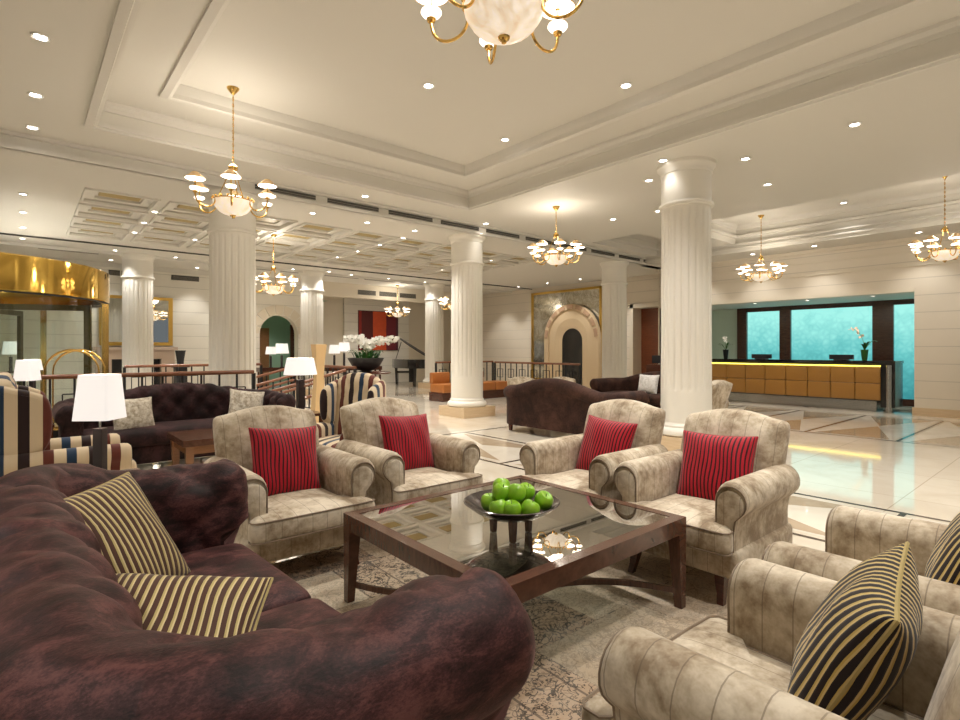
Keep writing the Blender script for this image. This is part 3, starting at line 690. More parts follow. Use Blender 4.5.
# ------------------------------------------------------------------ chandelier
def make_chandelier(drop, label, n=6, ph=.2):
    # origin at the ceiling; bowl bottom at -drop
    t = thing('chandelier', label, 'chandelier'); zb = -drop
    MB().lathe([(.0, 0), (.065, 0), (.06, -.015), (.03, -.05), (.012, -.07), (.0, -.075)], n=20).build('ceiling_rose', 'brass', t)
    ch = MB(); zt = zb+.56; z = -.06; k = 0
    while z > zt+.03:
        pts = [(.009*cos(a)*(1 if k % 2 else 0), .009*cos(a)*(0 if k % 2 else 1), z-.02+.022*sin(a)) for a in [2*pi*i/8 for i in range(8)]]
        ch.tube(pts, .0028, 4, closed=True); z -= .036; k += 1
    ch.tube([(0,0,-.06), (.004,0,(zt-.06)/2), (0,0,zt)], .0035, 5)
    ch.build('chain', 'brass', t)
    MB().lathe([(.0, zt+.03), (.02, zt+.03), (.045, zt+.005), (.05, zt-.005), (.045, zt-.03), (.03, zt-.035), (.03, zt-.05), (.0, zt-.06)], n=18).build('hub', 'brass', t)
    zr = zb+.19
    for i in range(3):
        a = 2*pi*i/3+.5
        MB().tube([(.03*cos(a), .03*sin(a), zt-.03), (.09*cos(a), .09*sin(a), zt-.18), (.17*cos(a), .17*sin(a), zr+.01)], .005, 6).build('rod', 'brass', t)
    pr = [(.02, zb+.034), (.06, zb+.038), (.10, zb+.052), (.14, zb+.077), (.17, zb+.11), (.19, zb+.145), (.20, zb+.185), (.19, zb+.185), (.18, zb+.145), (.13, zb+.085), (.02, zb+.045)]
    MB().lathe(pr, n=36, mod=lambda a, z: 1+.022*abs(cos(a*9))).build('bowl', 'alabaster', t)
    MB().lathe([(.0, zb), (.012, zb+.005), (.014, zb+.015), (.028, zb+.025), (.032, zb+.037), (0, zb+.04)], n=16).build('finial', 'brass', t)
    rim = MB(); rim.tube([(.203*cos(a), .203*sin(a), zb+.188) for a in [2*pi*i/30 for i in range(30)]], .006, 6, closed=True)
    for i in range(18):
        a = 2*pi*i/18; rim.sphere((.205*cos(a), .205*sin(a), zb+.205), .014, 6, 5)
    rim.build('rim', 'brass', t)
    R = .40
    for i in range(n):
        a = 2*pi*i/n+ph; c, s_ = cos(a), sin(a)
        P = [(.195, .185)]+[(.295+.10*cos(t), .165-.09*sin(t)) for t in [pi-pi*.94*q/14 for q in range(15)]]+[(R, .18), (R, .20)]
        ar = MB().tube([(r*c, r*s_, zb+z) for r, z in P], .0082, 8)
        ar.lathe([(.0, .19), (.02, .195), (.026, .21), (.02, .215), (0, .215)], (R*c, R*s_, zb), 12)
        arm = ar.build('arm', 'brass', t)
        MB().lathe([(.012, .215), (.045, .228), (.055, .242), (.053, .25), (.03, .254), (.0, .254)], (R*c, R*s_, zb), 20).build('glass_cup', 'alabaster2', arm)
        MB().lathe([(.008, .265), (.008, .33), (.018, .34), (.018, .355), (.0, .355)], (R*c, R*s_, zb), 8).build('candle_tube', 'brass', arm)
        sh = MB().lathe([(.098, .335), (.101, .339), (.065, .372), (.030, .405), (.026, .405), (.06, .370), (.094, .337), (.098, .335)], (R*c, R*s_, zb), 24, caps=False).build('shade', 'shade_brass', arm)
        MB().lathe([(.0, .337), (.0935, .337), (.05, .368), (.0, .368)], (R*c, R*s_, zb), 20).build('bulb_glow', 'glow', sh)
    return t
M['alabaster2'] = mat('opal_cup_glass', (.9, .8, .7), .3, emit=(1, .86, .72), es=1.6)
M['shade_brass'] = mat('warm_brass_shade', (.70, .50, .27), .35, .8, emit=(1, .6, .25), es=.05)
def chlight(x, y, z, e):
    L = bpy.data.lights.new('chandelier_lamp', 'POINT'); L.energy = e; L.color = (1, .90, .76); L.shadow_soft_size = .15
    o = bpy.data.objects.new('chandelier_lamp', L); COL.objects.link(o); o.location = (x, y, z)
ch = make_chandelier(ZT2-2.75, 'chandelier with alabaster bowl hanging before the broad left column'); ch.location = (1.76, 6.2, ZT2)
ch2 = dup(ch, (1.84, 1.97, ZT2), .84, 'largest chandelier, cut by the top edge of the view above the lounge')
ch2.location.z = ZT2+.10
for a, b in (((1.76, 6.2), 3.35), ((1.84, 1.97), 3.4)): chlight(*a, b, 16)
c3 = make_chandelier(ZS-2.75, 'chandelier hanging right of the middle column, above the camelback sofa', 8, .1); c3.location = (7.02, 6.2, ZS); chlight(7.02, 6.2, 3.3, 16)
c4 = make_chandelier(ZR-2.76, 'chandelier hanging before the reception, left of the teal glass', 8, .3); c4.location = (12.13, 4.88, ZR); chlight(12.13, 4.88, 3.3, 16)
dup(c4, (11.6, 1.77, ZR), .2, 'chandelier at the right edge of the view before the panelled pier'); chlight(11.6, 1.77, 3.3, 16)
c6 = make_chandelier(ZC-2.38, 'chandelier hanging just right of the broad left column, beneath the coffers', 8, .0); c6.location = (3.787, 10.7, ZC); chlight(3.787, 10.7, 3.2, 14)
dup(c6, (10.1, 16.3, ZC), .2, 'tiny distant chandelier in front of the red painting').scale = (.95,)*3; chlight(10.1, 16.3, 3.2, 12)
dup(c6, (9.25, 11.9, ZC), .2, 'chandelier mostly hidden behind the middle column, glimpsed at its left')

# ------------------------------------------------------------------ upholstery generators
def outl(pts, n=5):
    # Catmull-Rom smoothed closed outline
    k = len(pts); res = []
    for i in range(k):
        p0, p1, p2, p3 = pts[i-1], pts[i], pts[(i+1) % k], pts[(i+2) % k]
        for j in range(n):
            t = j/n
            res.append(tuple(.5*((2*p1[a])+(-p0[a]+p2[a])*t+(2*p0[a]-5*p1[a]+4*p2[a]-p3[a])*t*t+(-p0[a]+3*p1[a]-3*p2[a]+p3[a])*t**3) for a in (0, 1)))
    return res
def armprof(sgn, xi=.245, ztop=.64, r=.09, zb=.15, xo=.35):
    cx, cz = xi+r+.0, ztop-r
    pts = [(xi+.01, zb), (xi, zb+.15), (xi, cz-.08)]
    for i in range(13):
        a = pi-pi*1.28*i/12; pts.append((cx+r*cos(a), cz+r*sin(a)))
    pts += [(xo+.012, cz-.10), (xo, cz-.18), (xo, zb+.1), (xo-.005, zb)]
    return [(sgn*x, z) for x, z in pts]
def club_chair(label, suf=''):
    X, Y, P = 'bgx', 'bgy', 'bg'
    t = thing('armchair', label, 'armchair')
    # seat base with bowed skirt
    MB().soft((0, -.035, .215), (.74, .77, .15), .035, .0, 8).build('seat_base', X, t)
    T = [(-.24, .22), (.24, .22), (.24, -.1), (.243, -.385), (.26, -.415), (.345, -.42), (.365, -.44), (.365, -.49), (.345, -.508), (.2, -.515), (0, -.517), (-.2, -.515), (-.345, -.508), (-.365, -.49), (-.365, -.44), (-.345, -.42), (-.26, -.415), (-.243, -.385), (-.24, -.1)]
    T2 = []
    for i in range(len(T)):
        a, b = T[i], T[(i+1) % len(T)]; k = max(1, int(math.hypot(b[0]-a[0], b[1]-a[1])/.04))
        T2 += [(a[0]+(b[0]-a[0])*q/k, a[1]+(b[1]-a[1])*q/k) for q in range(k)]
    sc_ = MB().slab(T2, .125, .018, .035, lambda x, y, z: (x, z, .345-y)).build('seat_cushion', X, t, ang=70)
    for z in (.400, .292): MB().tube([(x*.99, y+(.004 if y < -.45 else 0), z) for x, y in T2], .0045, 5, closed=True).build('piping', 'piping', sc_)
    # arms
    for sg in (-1, 1):
        base = armprof(sg); cx = sg*.31; cz = .40
        def ring(y, s): return [(cx+(x-cx)*s, y, cz+(z-cz)*s if z > .2 else z) for x, z in base]
        rs = [ring(-.392, .80), ring(-.398, .90), ring(-.388, .965), ring(-.365, 1.0)]
        for k in range(1, 12): rs.append(ring(-.365+.655*k/11, 1.0))
        rs.append(ring(.305, .96))
        arm = MB().rings(rs).build('arm', Y, t, ang=60)
        pan = [(cx+(x-cx)*.80, cz+(z-cz)*.80 if z > .2 else z+.01) for x, z in base]
        MB().rings([[(x, -.39, z) for x, z in pan], [(x, -.402, z) for x, z in pan], [(cx+(x-cx)*.9, -.408, cz+(z-cz)*.93) for x, z in pan]]).build('arm_panel', X, arm, ang=70)
        MB().tube([(cx+(x-cx)*.90, -.400, cz+(z-cz)*.90 if z > .2 else z) for x, z in base], .004, 6).build('piping', 'piping', arm)
    # back
    o = outl([(-.30, .26), (0, .25), (.30, .26), (.325, .42), (.335, .66), (.335, .82), (.318, .872), (.25, .89), (.12, .922), (0, .932), (-.12, .922), (-.25, .89), (-.318, .872), (-.335, .82), (-.335, .66), (-.325, .42)], 5)
    def lean(x, y, z):
        k = (z-.3)/.66
        return (x, y+.18+.14*k+.03*k*k - .05*(x/.34)**2*k*(-1), z)
    MB().slab(o, .15, .028, .055, lean).build('backrest', X, t, ang=70)
    for sx, sy in ((-1,-1), (1,-1), (-1,1), (1,1)):
        x, y = sx*.27, sy*.33-.04
        l = MB()
        l.rings([[(x+a*w*.5+dx, y+b*w*.5+dy, z) for a, b in ((-1,-1),(1,-1),(1,1),(-1,1))] for w, dx, dy, z in ((.034, sx*.012, sy*.03, 0), (.038, sx*.006, sy*.014, .05), (.048, 0, sy*.004, .10), (.058, 0, 0, .16))])
        l.build('leg', 'dwood', t, ang=25)
    return t
def pillow(name, w, h, t, m, label, cat, loc, rot, group=None, bend=None, mirror=False):
    mb = MB(); n = 20
    def P(u, v, s):
        e = max(0, (1-abs(u)**2.6)*(1-abs(v)**2.6))**.5
        x = u*w/2*(1-.07*(1-v*v)**1*abs(u)**3); z = v*h/2*(1-.07*(1-u*u)*abs(v)**3)
        y = s*(t/2*e+.004)
        y += .006*sin(9*u+3*v)*e
        p = Vector((x, y, z))
        if bend: p = Vector(bend(*p))
        return tuple(p)
    us = [-cos(pi*i/n) for i in range(n+1)]
    L = [0]
    for i in range(n): L.append(L[-1]+(Vector(P(us[i+1], 0, 1))-Vector(P(us[i], 0, 1))).length)
    cl = [q-L[n//2] for q in L]; att = []
    for s in (-1, 1):
        vs = [P(u, v, s) for u in us for v in us]
        fs = [(i*(n+1)+j, (i+1)*(n+1)+j, (i+1)*(n+1)+j+1, i*(n+1)+j+1) for i in range(n) for j in range(n)]
        mb.add(vs, fs); att += [cl[i]+.004*sin(us[j]*5+i*.4) for i in range(n+1) for j in range(n+1)]
    edge = [(i, 0) for i in range(n)]+[(n, j) for j in range(n)]+[(n-i, n) for i in range(n)]+[(0, n-j) for j in range(n)]
    f = [P(us[i], us[j], -1) for i, j in edge]; b = [P(us[i], us[j], 1) for i, j in edge]
    mb.rings([f, b], False); att += [cl[i] for i, j in edge]*2
    r = thing(name, label, cat, loc, 0, group); r.rotation_euler = rot
    c = mb.build('cover', m, r, ang=80, weld=False)
    at_ = c.data.attributes.new('across', 'FLOAT', 'POINT'); at_.data.foreach_set('value', att)
    MB().tube([P(us[i], us[j], 0) for i, j in edge], .005, 5, closed=True).build('piping', m if isinstance(m, str) and m in ('silver', 'white_fab') else {'red': 'red_pipe'}.get(m, 'gold_pipe'), r)
    return r

# the lounge group armchairs (rot: front is local -Y)
chA = club_chair('beige armchair behind the table, left of its pair, next to the aubergine sofa'); chA.location = (1.28, 3.40, .008)
chB = dup(chA, (2.20, 3.46, .008), 0, 'beige armchair behind the table, right of its pair, in front of the striped wing chair')
chC = dup(chA, (3.20, 2.43, .008), -pi/2, 'beige armchair right of the table, farther of two, back to the camelback sofa', scale=(.96, 1, 1))
chD = dup(chA, (3.15, 1.57, .008), -pi/2, 'beige armchair right of the table, nearer of two, its dark front legs in view', scale=(.95, 1, 1))
chE = dup(chA, (2.36, .385, .008), pi, 'farther beige armchair of the two at lower right, cut by the right edge')
chF = dup(chA, (1.455, .385, .008), pi, 'nearest beige armchair, lower right corner, holding a gold and black striped cushion')
red = pillow('throw_cushion', .44, .44, .15, 'red', 'red striped cushion on the armchair beside the aubergine sofa', 'cushion', (1.29, 3.42, .61), (rad(-19), rad(4), rad(2)), 'red striped cushions')
def dpil(loc, rot, label): 
    return dup(red, loc, 0, label, 'red striped cushions', rot=rot)
dpil((2.24, 3.47, .61), (rad(-19), rad(3), rad(3)), 'red striped cushion on the armchair in front of the striped wing chair')
dpil((3.28, 2.42, .595), (rad(-19), rad(3), rad(-92)), 'red striped cushion on the armchair backed by the brown camelback sofa')
dpil((3.21, 1.555, .595), (rad(-19), rad(-1), rad(-84)), 'red striped cushion on the armchair right of the table, nearest of the red ones')
gk = pillow('throw_cushion', .46, .44, .17, 'gold_k', 'gold and black striped cushion leaning in the nearest beige armchair', 'cushion', (1.56, .41, .595), (rad(-26), rad(4), rad(189)), 'gold and black striped cushions')
dup(gk, (2.57, .32, .585), 0, 'gold and black striped cushion at the right edge, on the farther foreground armchair', rot=(rad(-24), rad(4), rad(186)))

# ------------------------------------------------------------------ chesterfield style sofas
def chester(name, label, W, D, Ha, Hb, r, m, tuft=.014, camel=0., gath=.014, legs='dwood', cush=2, sag=0):
    t = thing(name, label, 'sofa')
    xi = W/2-2*r; yb = D/2-2*r; rc = .10
    path = []
    y = -D/2+r*.55; 
    N1 = 26
    for i in range(N1): path.append((-xi, y+(yb-rc-y)*i/N1, -1, 0))
    for i in range(9): a = pi-pi/2*i/8; path.append((-xi+rc+rc*cos(a), yb-rc+rc*sin(a), cos(a), sin(a)))
    N2 = 54
    for i in range(1, N2): path.append((-xi+rc+(2*xi-2*rc)*i/N2, yb, 0, 1))
    for i in range(9): a = pi/2-pi/2*i/8; path.append((xi-rc+rc*cos(a), yb-rc+rc*sin(a), cos(a), sin(a)))
    for i in range(1, N1+1): path.append((xi, yb-rc+(y-yb+rc)*i/N1, 1, 0))
    s = 0; ss = []
    for i, p in enumerate(path):
        if i: s += math.hypot(p[0]-path[i-1][0], p[1]-path[i-1][1])
        ss.append(s)
    total = s
    def prof(H, seat=.30):
        pts = []; cz = H-r
        for i in range(13): pts.append((0.0-.05*(1-i/12)*0, seat+(cz-.02-seat)*i/12, 'i'))
        for i in range(1, 27):
            a = pi-pi*1.30*i/26; pts.append((r+r*cos(a)*1.0, cz+r*sin(a), 'r'))
        e = pts[-1]
        pts += [(r*1.55, cz-r*1.1, 'o'), (r*1.52, cz-r*1.6, 'o'), (r*1.5, .35, 'o'), (r*1.48, .12, 'o'), (.03, .12, 'b'), (.02, seat-.05, 'b')]
        return pts
    def section(i, shrink=1., fwd=0.):
        px, py, nx, ny = path[i]; s = ss[i]
        wy = max(0, min(1, (py-(yb-.24))/.22)); wy = wy*wy*(3-2*wy)
        H = Ha+(Hb-Ha)*wy-(sag*math.exp(-((py-.12)/.09)**2) if px < 0 else 0)+camel*(max(0, 1-(px/(xi*.95))**2))**1.5*wy*1.0
        pr = prof(H); ring = []; tl = 0; cz = H-r
        for k, (u, z, w) in enumerate(pr):
            if k: tl += math.hypot(u-pr[k-1][0], z-pr[k-1][1])
            # normal of profile
            a, b = pr[k-1] if k else pr[0], pr[(k+1) % len(pr)]
            tx, tz = b[0]-a[0], b[1]-a[1]; L = math.hypot(tx, tz) or 1; nu, nz = -tz/L, tx/L
            d = 0
            if w in 'i' or (w == 'r' and k < 26):
                A = .24; q = abs(cos(pi*(s/A+(tl-.1)/.26)))*abs(cos(pi*(s/A-(tl-.1)/.26)))
                fade = 1 if k < 20 else max(0, 1-(k-20)/8)
                d += tuft*(q**.45-.55)*2*fade
            if w == 'r':
                g = abs(sin(pi*(s/.30)+.35*sin(tl*9)))**.5; fade = min(1, (k-12)/5)*(1 if k < 34 else .5)
                d += gath*(g-.75)*fade
                d += gath*.35*sin(s*23+tl*11)*sin(tl*17+s*5)*fade
            u2, z2 = u+nu*d, z+nz*d
            if shrink < 1:
                u2 = r+(u2-r)*(shrink if z2 > cz-r*1.2 else .97+(shrink-1)*.06); z2 = (cz+(z2-cz)*shrink) if z2 > cz-r*1.2 else z2
            dx, dy = nx*u2, ny*u2
            low = .07*max(0, 1-(py-path[0][1])/.16) if z2 < cz-r*.9 else 0
            ring.append((px+dx, py+dy-fwd*(.3 if low else 1)+low, z2))
        return ring
    ia, ib = N1+3, len(path)-N1-4
    def cap0(i): return [section(i, sh, fw) for sh, fw in ((.45, r*.52), (.70, r*.45), (.88, r*.28), (.97, r*.10))]
    rs = cap0(0)+[section(i) for i in range(0, ia+1)]
    MB().rings(rs).build('arm', m, t, ang=80)
    MB().rings([section(i) for i in range(ia, ib+1)]).build('backrest', m, t, ang=80)
    rs = [section(i) for i in range(ib, len(path))]+cap0(len(path)-1)[::-1]
    MB().rings(rs).build('arm', m, t, ang=80)
    MB().soft((0, -.02, .22), (2*xi+.04, D-2*r+.0, .20), .04).build('seat_base', m, t)
    cw = (2*xi-.01)/cush
    for k in range(cush):
        MB().soft((-xi+.005+cw*(k+.5), -r*.5-.02, .39), (cw-.006, D-r*2-.0, .15), .055, .035, 12).build('seat_cushion', m, t)
    for sx, sy in ((-1,-1), (1,-1), (-1,1), (1,1)):
        MB().frust((sx*(W/2-.16), sy*(D/2-.2), 0), (.04, .04), (sx*(W/2-.16), sy*(D/2-.2), .13), (.06, .06)).build('leg', legs, t, False)
    return t
sofa = chester('chesterfield_sofa', 'near aubergine crushed velvet chesterfield sofa filling the lower left, two gold striped cushions', 2.02, .98, .80, .88, .145, 'brown', tuft=.013, gath=.014, sag=.035)
sofa.location = (.362, 1.79, .008); sofa.rotation_euler.z = rad(93)
gs = pillow('throw_cushion', .46, .44, .17, 'gold_s', 'gold and brown striped cushion standing upright on the aubergine sofa, the farther one', 'cushion', (.21, 2.14, .665), (rad(-34), rad(-4), rad(38)), 'gold and brown striped cushions')
gs2 = dup(gs, (.265, 1.56, .56), 0, 'gold and brown striped cushion slumped behind the near sofa arm', rot=(rad(-60), rad(7), rad(-28)))
# tufted dark sofa at left and the camelback sofa
ts = chester('chesterfield_sofa', 'dark tufted sofa with two silver cushions at left before the railing', 2.35, .92, .78, .80, .11, 'brown2', tuft=.020, camel=.12, gath=.004, cush=1)
ts.location = (1.42, 6.95, 0)
cs = chester('camelback_sofa', 'brown velvet camelback sofa seen from behind, right of the middle column', 2.32, .90, .74, .74, .11, 'brown3', tuft=0, camel=.16, gath=.002, cush=2)
cs.location = (6.40, 5.42, 0); cs.rotation_euler.z = pi/2
ds = dup(cs, (9.25, 5.75, 0), -pi/2, 'dark sofa with a white cushion, beyond the camelback sofa and left of the nearest column')
sv = pillow('throw_cushion', .40, .38, .14, 'silver', 'silver brocade cushion at the left end of the tufted sofa, half behind the lit lamp', 'cushion', (.92, 6.80, .62), (rad(-20), 0, rad(12)), 'silver cushions')
dup(sv, (2.12, 6.93, .635), 0, 'silver brocade cushion at the right end of the tufted sofa', rot=(rad(-18), rad(8), rad(-8)))
wc = pillow('throw_cushion', .42, .38, .14, 'white_fab', 'white cushion on the dark sofa beyond the camelback sofa', 'cushion', (9.15, 5.75, .66), (rad(-15), 0, rad(-90)))
# tan club chairs of the further group
fc = club_chair('cream armchair beyond the camelback sofa, left of its pair', ''); fc.location = (7.55, 7.55, 0); fc.rotation_euler.z = rad(-40); fc.scale = (.84,)*3
dup(fc, (8.14, 6.98, 0), rad(-40), 'cream armchair beyond the camelback sofa, right of its pair', scale=.84)
dup(fc, (7.72, 4.02, 0), pi, 'beige armchair half hidden behind the nearest column', scale=.95)

# ------------------------------------------------------------------ wing chairs
def wing_chair(label, a='wsx', b='wsy'):
    t = thing('wing_chair', label, 'armchair')
    MB().soft((0, -.06, .25), (.60, .74, .17), .03).build('seat_base', a, t)
    MB().soft((0, -.15, .38), (.50, .68, .13), .05, .025, 10).build('seat_cushion', a, t)
    for sg in (-1, 1):
        base = armprof(sg, .245, .60, .075, .16, .33); cx, cz = sg*.30, .38
        def ring(y, s): return [(cx+(x-cx)*s, y, cz+(z-cz)*s if z > .2 else z) for x, z in base]
        MB().rings([ring(-.43, .78), ring(-.435, .9), ring(-.415, .98), ring(-.39, 1)]+[ring(-.39+.73*k/9, 1) for k in range(1, 10)]).build('arm', b, t, ang=60)
        # wing: outline in the y-z plane
        w = outl([(.34, .56), (.2, .55), (.11, .58), (.06, .66), (.045, .78), (.05, .90), (.08, .98), (.15, 1.02), (.25, 1.05), (.36, 1.06), (.38, .85)], 4)
        mb = MB().slab(w, .085, .012, .04)
        mb.v = [(sg*(.30+(.035 if v[0] < .1 else .0)*(.1-v[0])*6)+v[1], v[0], v[2]) for v in mb.v]
        mb.build('wing', b, t, ang=70)
    o = outl([(-.26, .36), (.26, .36), (.275, .6), (.285, .9), (.27, 1.06), (.2, 1.12), (.08, 1.155), (-.08, 1.155), (-.2, 1.12), (-.27, 1.06), (-.285, .9), (-.275, .6)], 5)
    def lean(x, y, z):
        k = (z-.36)/.8
        if y < 0:
            q = abs(cos(pi*(x/.19+(z)/.26)))*abs(cos(pi*(x/.19-(z)/.26)))
            y += .020*(.55-q**.5)
        y += -.05*max(0, k-.75)*2
        return (x, y+.24+.12*k, z)
    # finer tufted back as its own grid
    mb = MB(); n = 26
    mb.slab(o, .13, .03, .05, lean)
    mb.build('backrest', a, t, ang=80)
    for i, x in enumerate((-.13, .0, .13)):
        for z in (.62, .82): MB().sphere((x+(.065 if z > .7 else 0), .20+.12*(z-.36)/.8, z), .012, 8, 6, (1, .5, 1)).build('button', 'wsdk', t)
    for sx, sy in ((-1,-1), (1,-1)):
        MB().tube([(sx*.27, -.30, .18), (sx*.29, -.33, .11), (sx*.275, -.33, .05), (sx*.285, -.35, .012)], [.032, .028, .018, .024], 8).build('leg', 'dwood', t)
        MB().tube([(sx*.26, .28, .20), (sx*.26, .31, .12), (sx*.265, .38, .04), (sx*.27, .42, .0)], [.03, .028, .022, .018], 8).build('leg', 'dwood', t)
    return t
M['wsdk'] = mat('upholstery_button', (.10, .06, .04), .6)
w1 = wing_chair('wide-striped wing chair at the far left, turned sideways beside the lit square lamp', 'wsx', 'wsy'); w1.location = (.22, 5.28, 0); w1.rotation_euler.z = rad(90)
w2 = wing_chair('striped tufted wing chair behind the two beige armchairs, facing the tufted sofa', 'wsx2', 'wsy2'); w2.location = (2.52, 5.12, 0); w2.rotation_euler.z = rad(-60); w2.scale = (.93, .93, .93)

# ------------------------------------------------------------------ coffee table with bowl and apples
ct = thing('coffee_table', 'large square dark wood coffee table with a glass top on the patchwork rug', 'table', (1.935, 2.005, .008))
hx, hy, zt, za, fw = .65, .60, .46, .38, .058
for nm, bx in (('frame_rail', (-hx, hx, -hy, -hy+fw)), ('frame_rail', (-hx, hx, hy-fw, hy)), ('frame_rail', (-hx, -hx+fw, -hy+fw, hy-fw)), ('frame_rail', (hx-fw, hx, -hy+fw, hy-fw))):
    MB().box(*bx, zt-.03, zt).build(nm, 'twood', ct, False)
for bx in ((-hx, hx, -hy, -hy+.03), (-hx, hx, hy-.03, hy), (-hx, -hx+.03, -hy+.03, hy-.03), (hx-.03, hx, -hy+.03, hy-.03)):
    MB().box(*bx, za, zt-.03).build('apron', 'twood', ct, False)
MB().box(-hx+fw-.004, hx-fw+.004, -hy+fw-.004, hy-fw+.004, zt-.012, zt-.002).build('glass_top', 'glass', ct, False)
for sx in (-1, 1):
    for sy in (-1, 1):
        MB().frust((sx*(hx-.022), sy*(hy-.022), 0), (.04, .04), (sx*(hx-.035), sy*(hy-.035), zt-.03), (.07, .07)).build('leg', 'twood', ct, False)
for sy in (-1, 1):
    r, cy = .653, -hy-.08
    pts = []
    for i in range(25):
        a = rad(22)+(pi-2*rad(22))*i/24
        pts.append((.66*cos(a), sy*(-hy+.02+.50*(sin(a)-sin(rad(22)))/(1-sin(rad(22)))), .085))
    MB().rings([[(x+dx, y+dy, z+dz) for dx, dy, dz in ((0, -.016, -.014), (0, .016, -.014), (0, .016, .014), (0, -.016, .014))] for x, y, z in pts]).build('stretcher', 'twood', ct, ang=30)
bx, by = 1.72, 1.79
bw = thing('fruit_bowl', 'smoked glass footed fruit bowl on the coffee table', 'bowl', (bx, by, zt+.008))
MB().lathe([(.0, .075), (.06, .078), (.13, .098), (.18, .125), (.215, .152), (.222, .158), (.215, .160), (.175, .133), (.12, .108), (.06, .09), (.0, .086)], n=48).build('dish', 'smoke', bw)
for k in range(3):
    a = 2*pi*k/3+rad(229.5+0)
    MB().frust((.095*cos(a), .095*sin(a), 0), (.022, .022), (.095*cos(a), .095*sin(a), .092), (.03, .03)).build('leg', 'twood' if k else 'twood', bw, False)
def apple(label, loc):
    t = thing('apple', label, 'apple', loc, random.random()*6, 'green apples in the bowl')
    pr = [(a*1.12, b*1.1) for a, b in ((.003, .022), (.012, .029), (.024, .031), (.034, .022), (.0385, .005), (.037, -.012), (.030, -.026), (.019, -.034), (.009, -.033), (.002, -.029))]
    MB().lathe(pr, n=24, mod=lambda a, z: 1+.02*cos(5*a)*(1 if z < 0 else .3)).build('flesh', 'apple', t)
    MB().tube([(0, 0, .02), (.002, .001, .03), (.006, .002, .04)], .0014, 5).build('stalk', 'iron', t)
    return t
Fv, Rv = (.6494, .7604), (.7604, -.6494)
def onb(r, f, z):
    r, f = r*1.14, f*1.14; return (bx+Fv[0]*f+Rv[0]*r, by+Fv[1]*f+Rv[1]*r, zt+z+.008)
AP = [(-.088, .0, .152, 'green apple at the left end of the bowl'), (-.055, -.075, .148, 'green apple low at the front left of the pile'), (-.004, -.088, .147, 'green apple at the front centre of the pile, below the top ones'),
      (.068, -.080, .147, 'green apple low at the front right of the pile'), (.128, -.015, .164, 'large green apple at the right end of the bowl'), (.06, .03, .190, 'green apple at the upper right of the pile'),
      (-.02, .015, .155, 'green apple buried in the middle of the pile'), (.018, -.03, .205, 'green apple lying on top at the centre of the pile'), (-.042, -.02, .203, 'green apple resting at the upper left of the pile'),
      (-.038, .06, .206, 'green apple at the back, highest on the left'), (.045, .085, .150, 'green apple hidden at the back of the pile')]
ap0 = None
for r, f, z, lb in AP:
    if ap0 is None: ap0 = apple(lb, onb(r, f, z))
    else:
        a = dup(ap0, onb(r, f, z), 0, lb, 'green apples in the bowl', rot=(random.uniform(-.5, .5), random.uniform(-.5, .5), random.random()*6))
# rug
rg = MB().box(-1.30, 1.30, -1.62, 1.62, 0, .0055).build('rug', 'rug', None, False); rg.location = (1.86, 1.72, .0022); tag(rg, 'faded patchwork rug with dark arabesques beneath the coffee table and armchairs', 'rug')

# ------------------------------------------------------------------ side tables and lamps
def side_table(label, loc, h=.55, s=.42, m='dwood'):
    t = thing('side_table', label, 'side table', loc)
    MB().box(-s/2, s/2, -s/2, s/2, h-.03, h).build('tabletop', m, t, False)
    for sx in (-1, 1):
        for sy in (-1, 1): MB().frust((sx*(s/2-.03), sy*(s/2-.03), 0), (.025, .025), (sx*(s/2-.03), sy*(s/2-.03), h-.03), (.04, .04)).build('leg', m, t, False)
    MB().box(-s/2+.03, s/2-.03, -s/2+.03, s/2-.03, .15, .17).build('shelf', m, t, False)
    return t
def lamp(label, loc, w=.33, hb=.33, hs=.27, post=.075, rz=0, group=None, pm='post', square=True):
    t = thing('table_lamp', label, 'table lamp', loc, rz, group)
    MB().box(-post*.9, post*.9, -post*.9, post*.9, 0, .015).build('foot', pm, t, False)
    MB().frust((0,0,.015), (post, post), (0,0,hb), (post, post)).build('base', pm, t, False)
    MB().lathe([(.006, hb), (.006, hb+.10), (.015, hb+.10), (.015, hb+.14), (0, hb+.14)], n=8).build('neck', 'steel', t)
    z0, z1 = hb+.055, hb+.055+hs; s = MB(); a, b = w/2, w*.40
    if square:
        for (r0, r1, q0, q1) in ((a, b, z0, z1),):
            def sq(r, z, q=.02):
                pts = []
                for cx, cy, a0 in ((r-q, -r+q, -pi/2), (r-q, r-q, 0), (-r+q, r-q, pi/2), (-r+q, -r+q, pi)):
                    for i in range(4): pts.append((cx+q*cos(a0+pi/2*i/3), cy+q*sin(a0+pi/2*i/3), z))
                return pts
            s.rings([sq(r0-.005, q0+.002), sq(r0, q0), sq(r1, q1), sq(r1-.005, q1-.001), sq(r0-.005, q0+.002)], False)
    else:
        s.lathe([(a-.004, z0), (a, z0), (b, z1), (b-.004, z1), (a-.004, z0)], n=28, caps=False)
    s.build('shade', 'shade', t, ang=50)
    L = bpy.data.lights.new('table_lamp_bulb', 'POINT'); L.energy = 6; L.color = (1, .85, .68); L.shadow_soft_size = .05
    o = bpy.data.objects.new('table_lamp_bulb', L); COL.objects.link(o); o.location = (loc[0], loc[1], loc[2]+hb+.2)
    return t
side_table('dark side table behind the far arm of the aubergine sofa, mostly hidden', (.36, 3.9, 0), .55, .45)
lamp('large lit table lamp with a white square shade, left foreground behind the aubergine sofa', (.36, 3.9, .55), .205, .305, .265, .052, rad(-37))
side_table('side table left of the tufted sofa, hidden behind the wing chair', (.05, 6.80, 0), .60, .40)
lamp('lit table lamp above the back of the left wing chair', (.05, 6.80, .60), .165, .37, .20, .04, rad(-34))
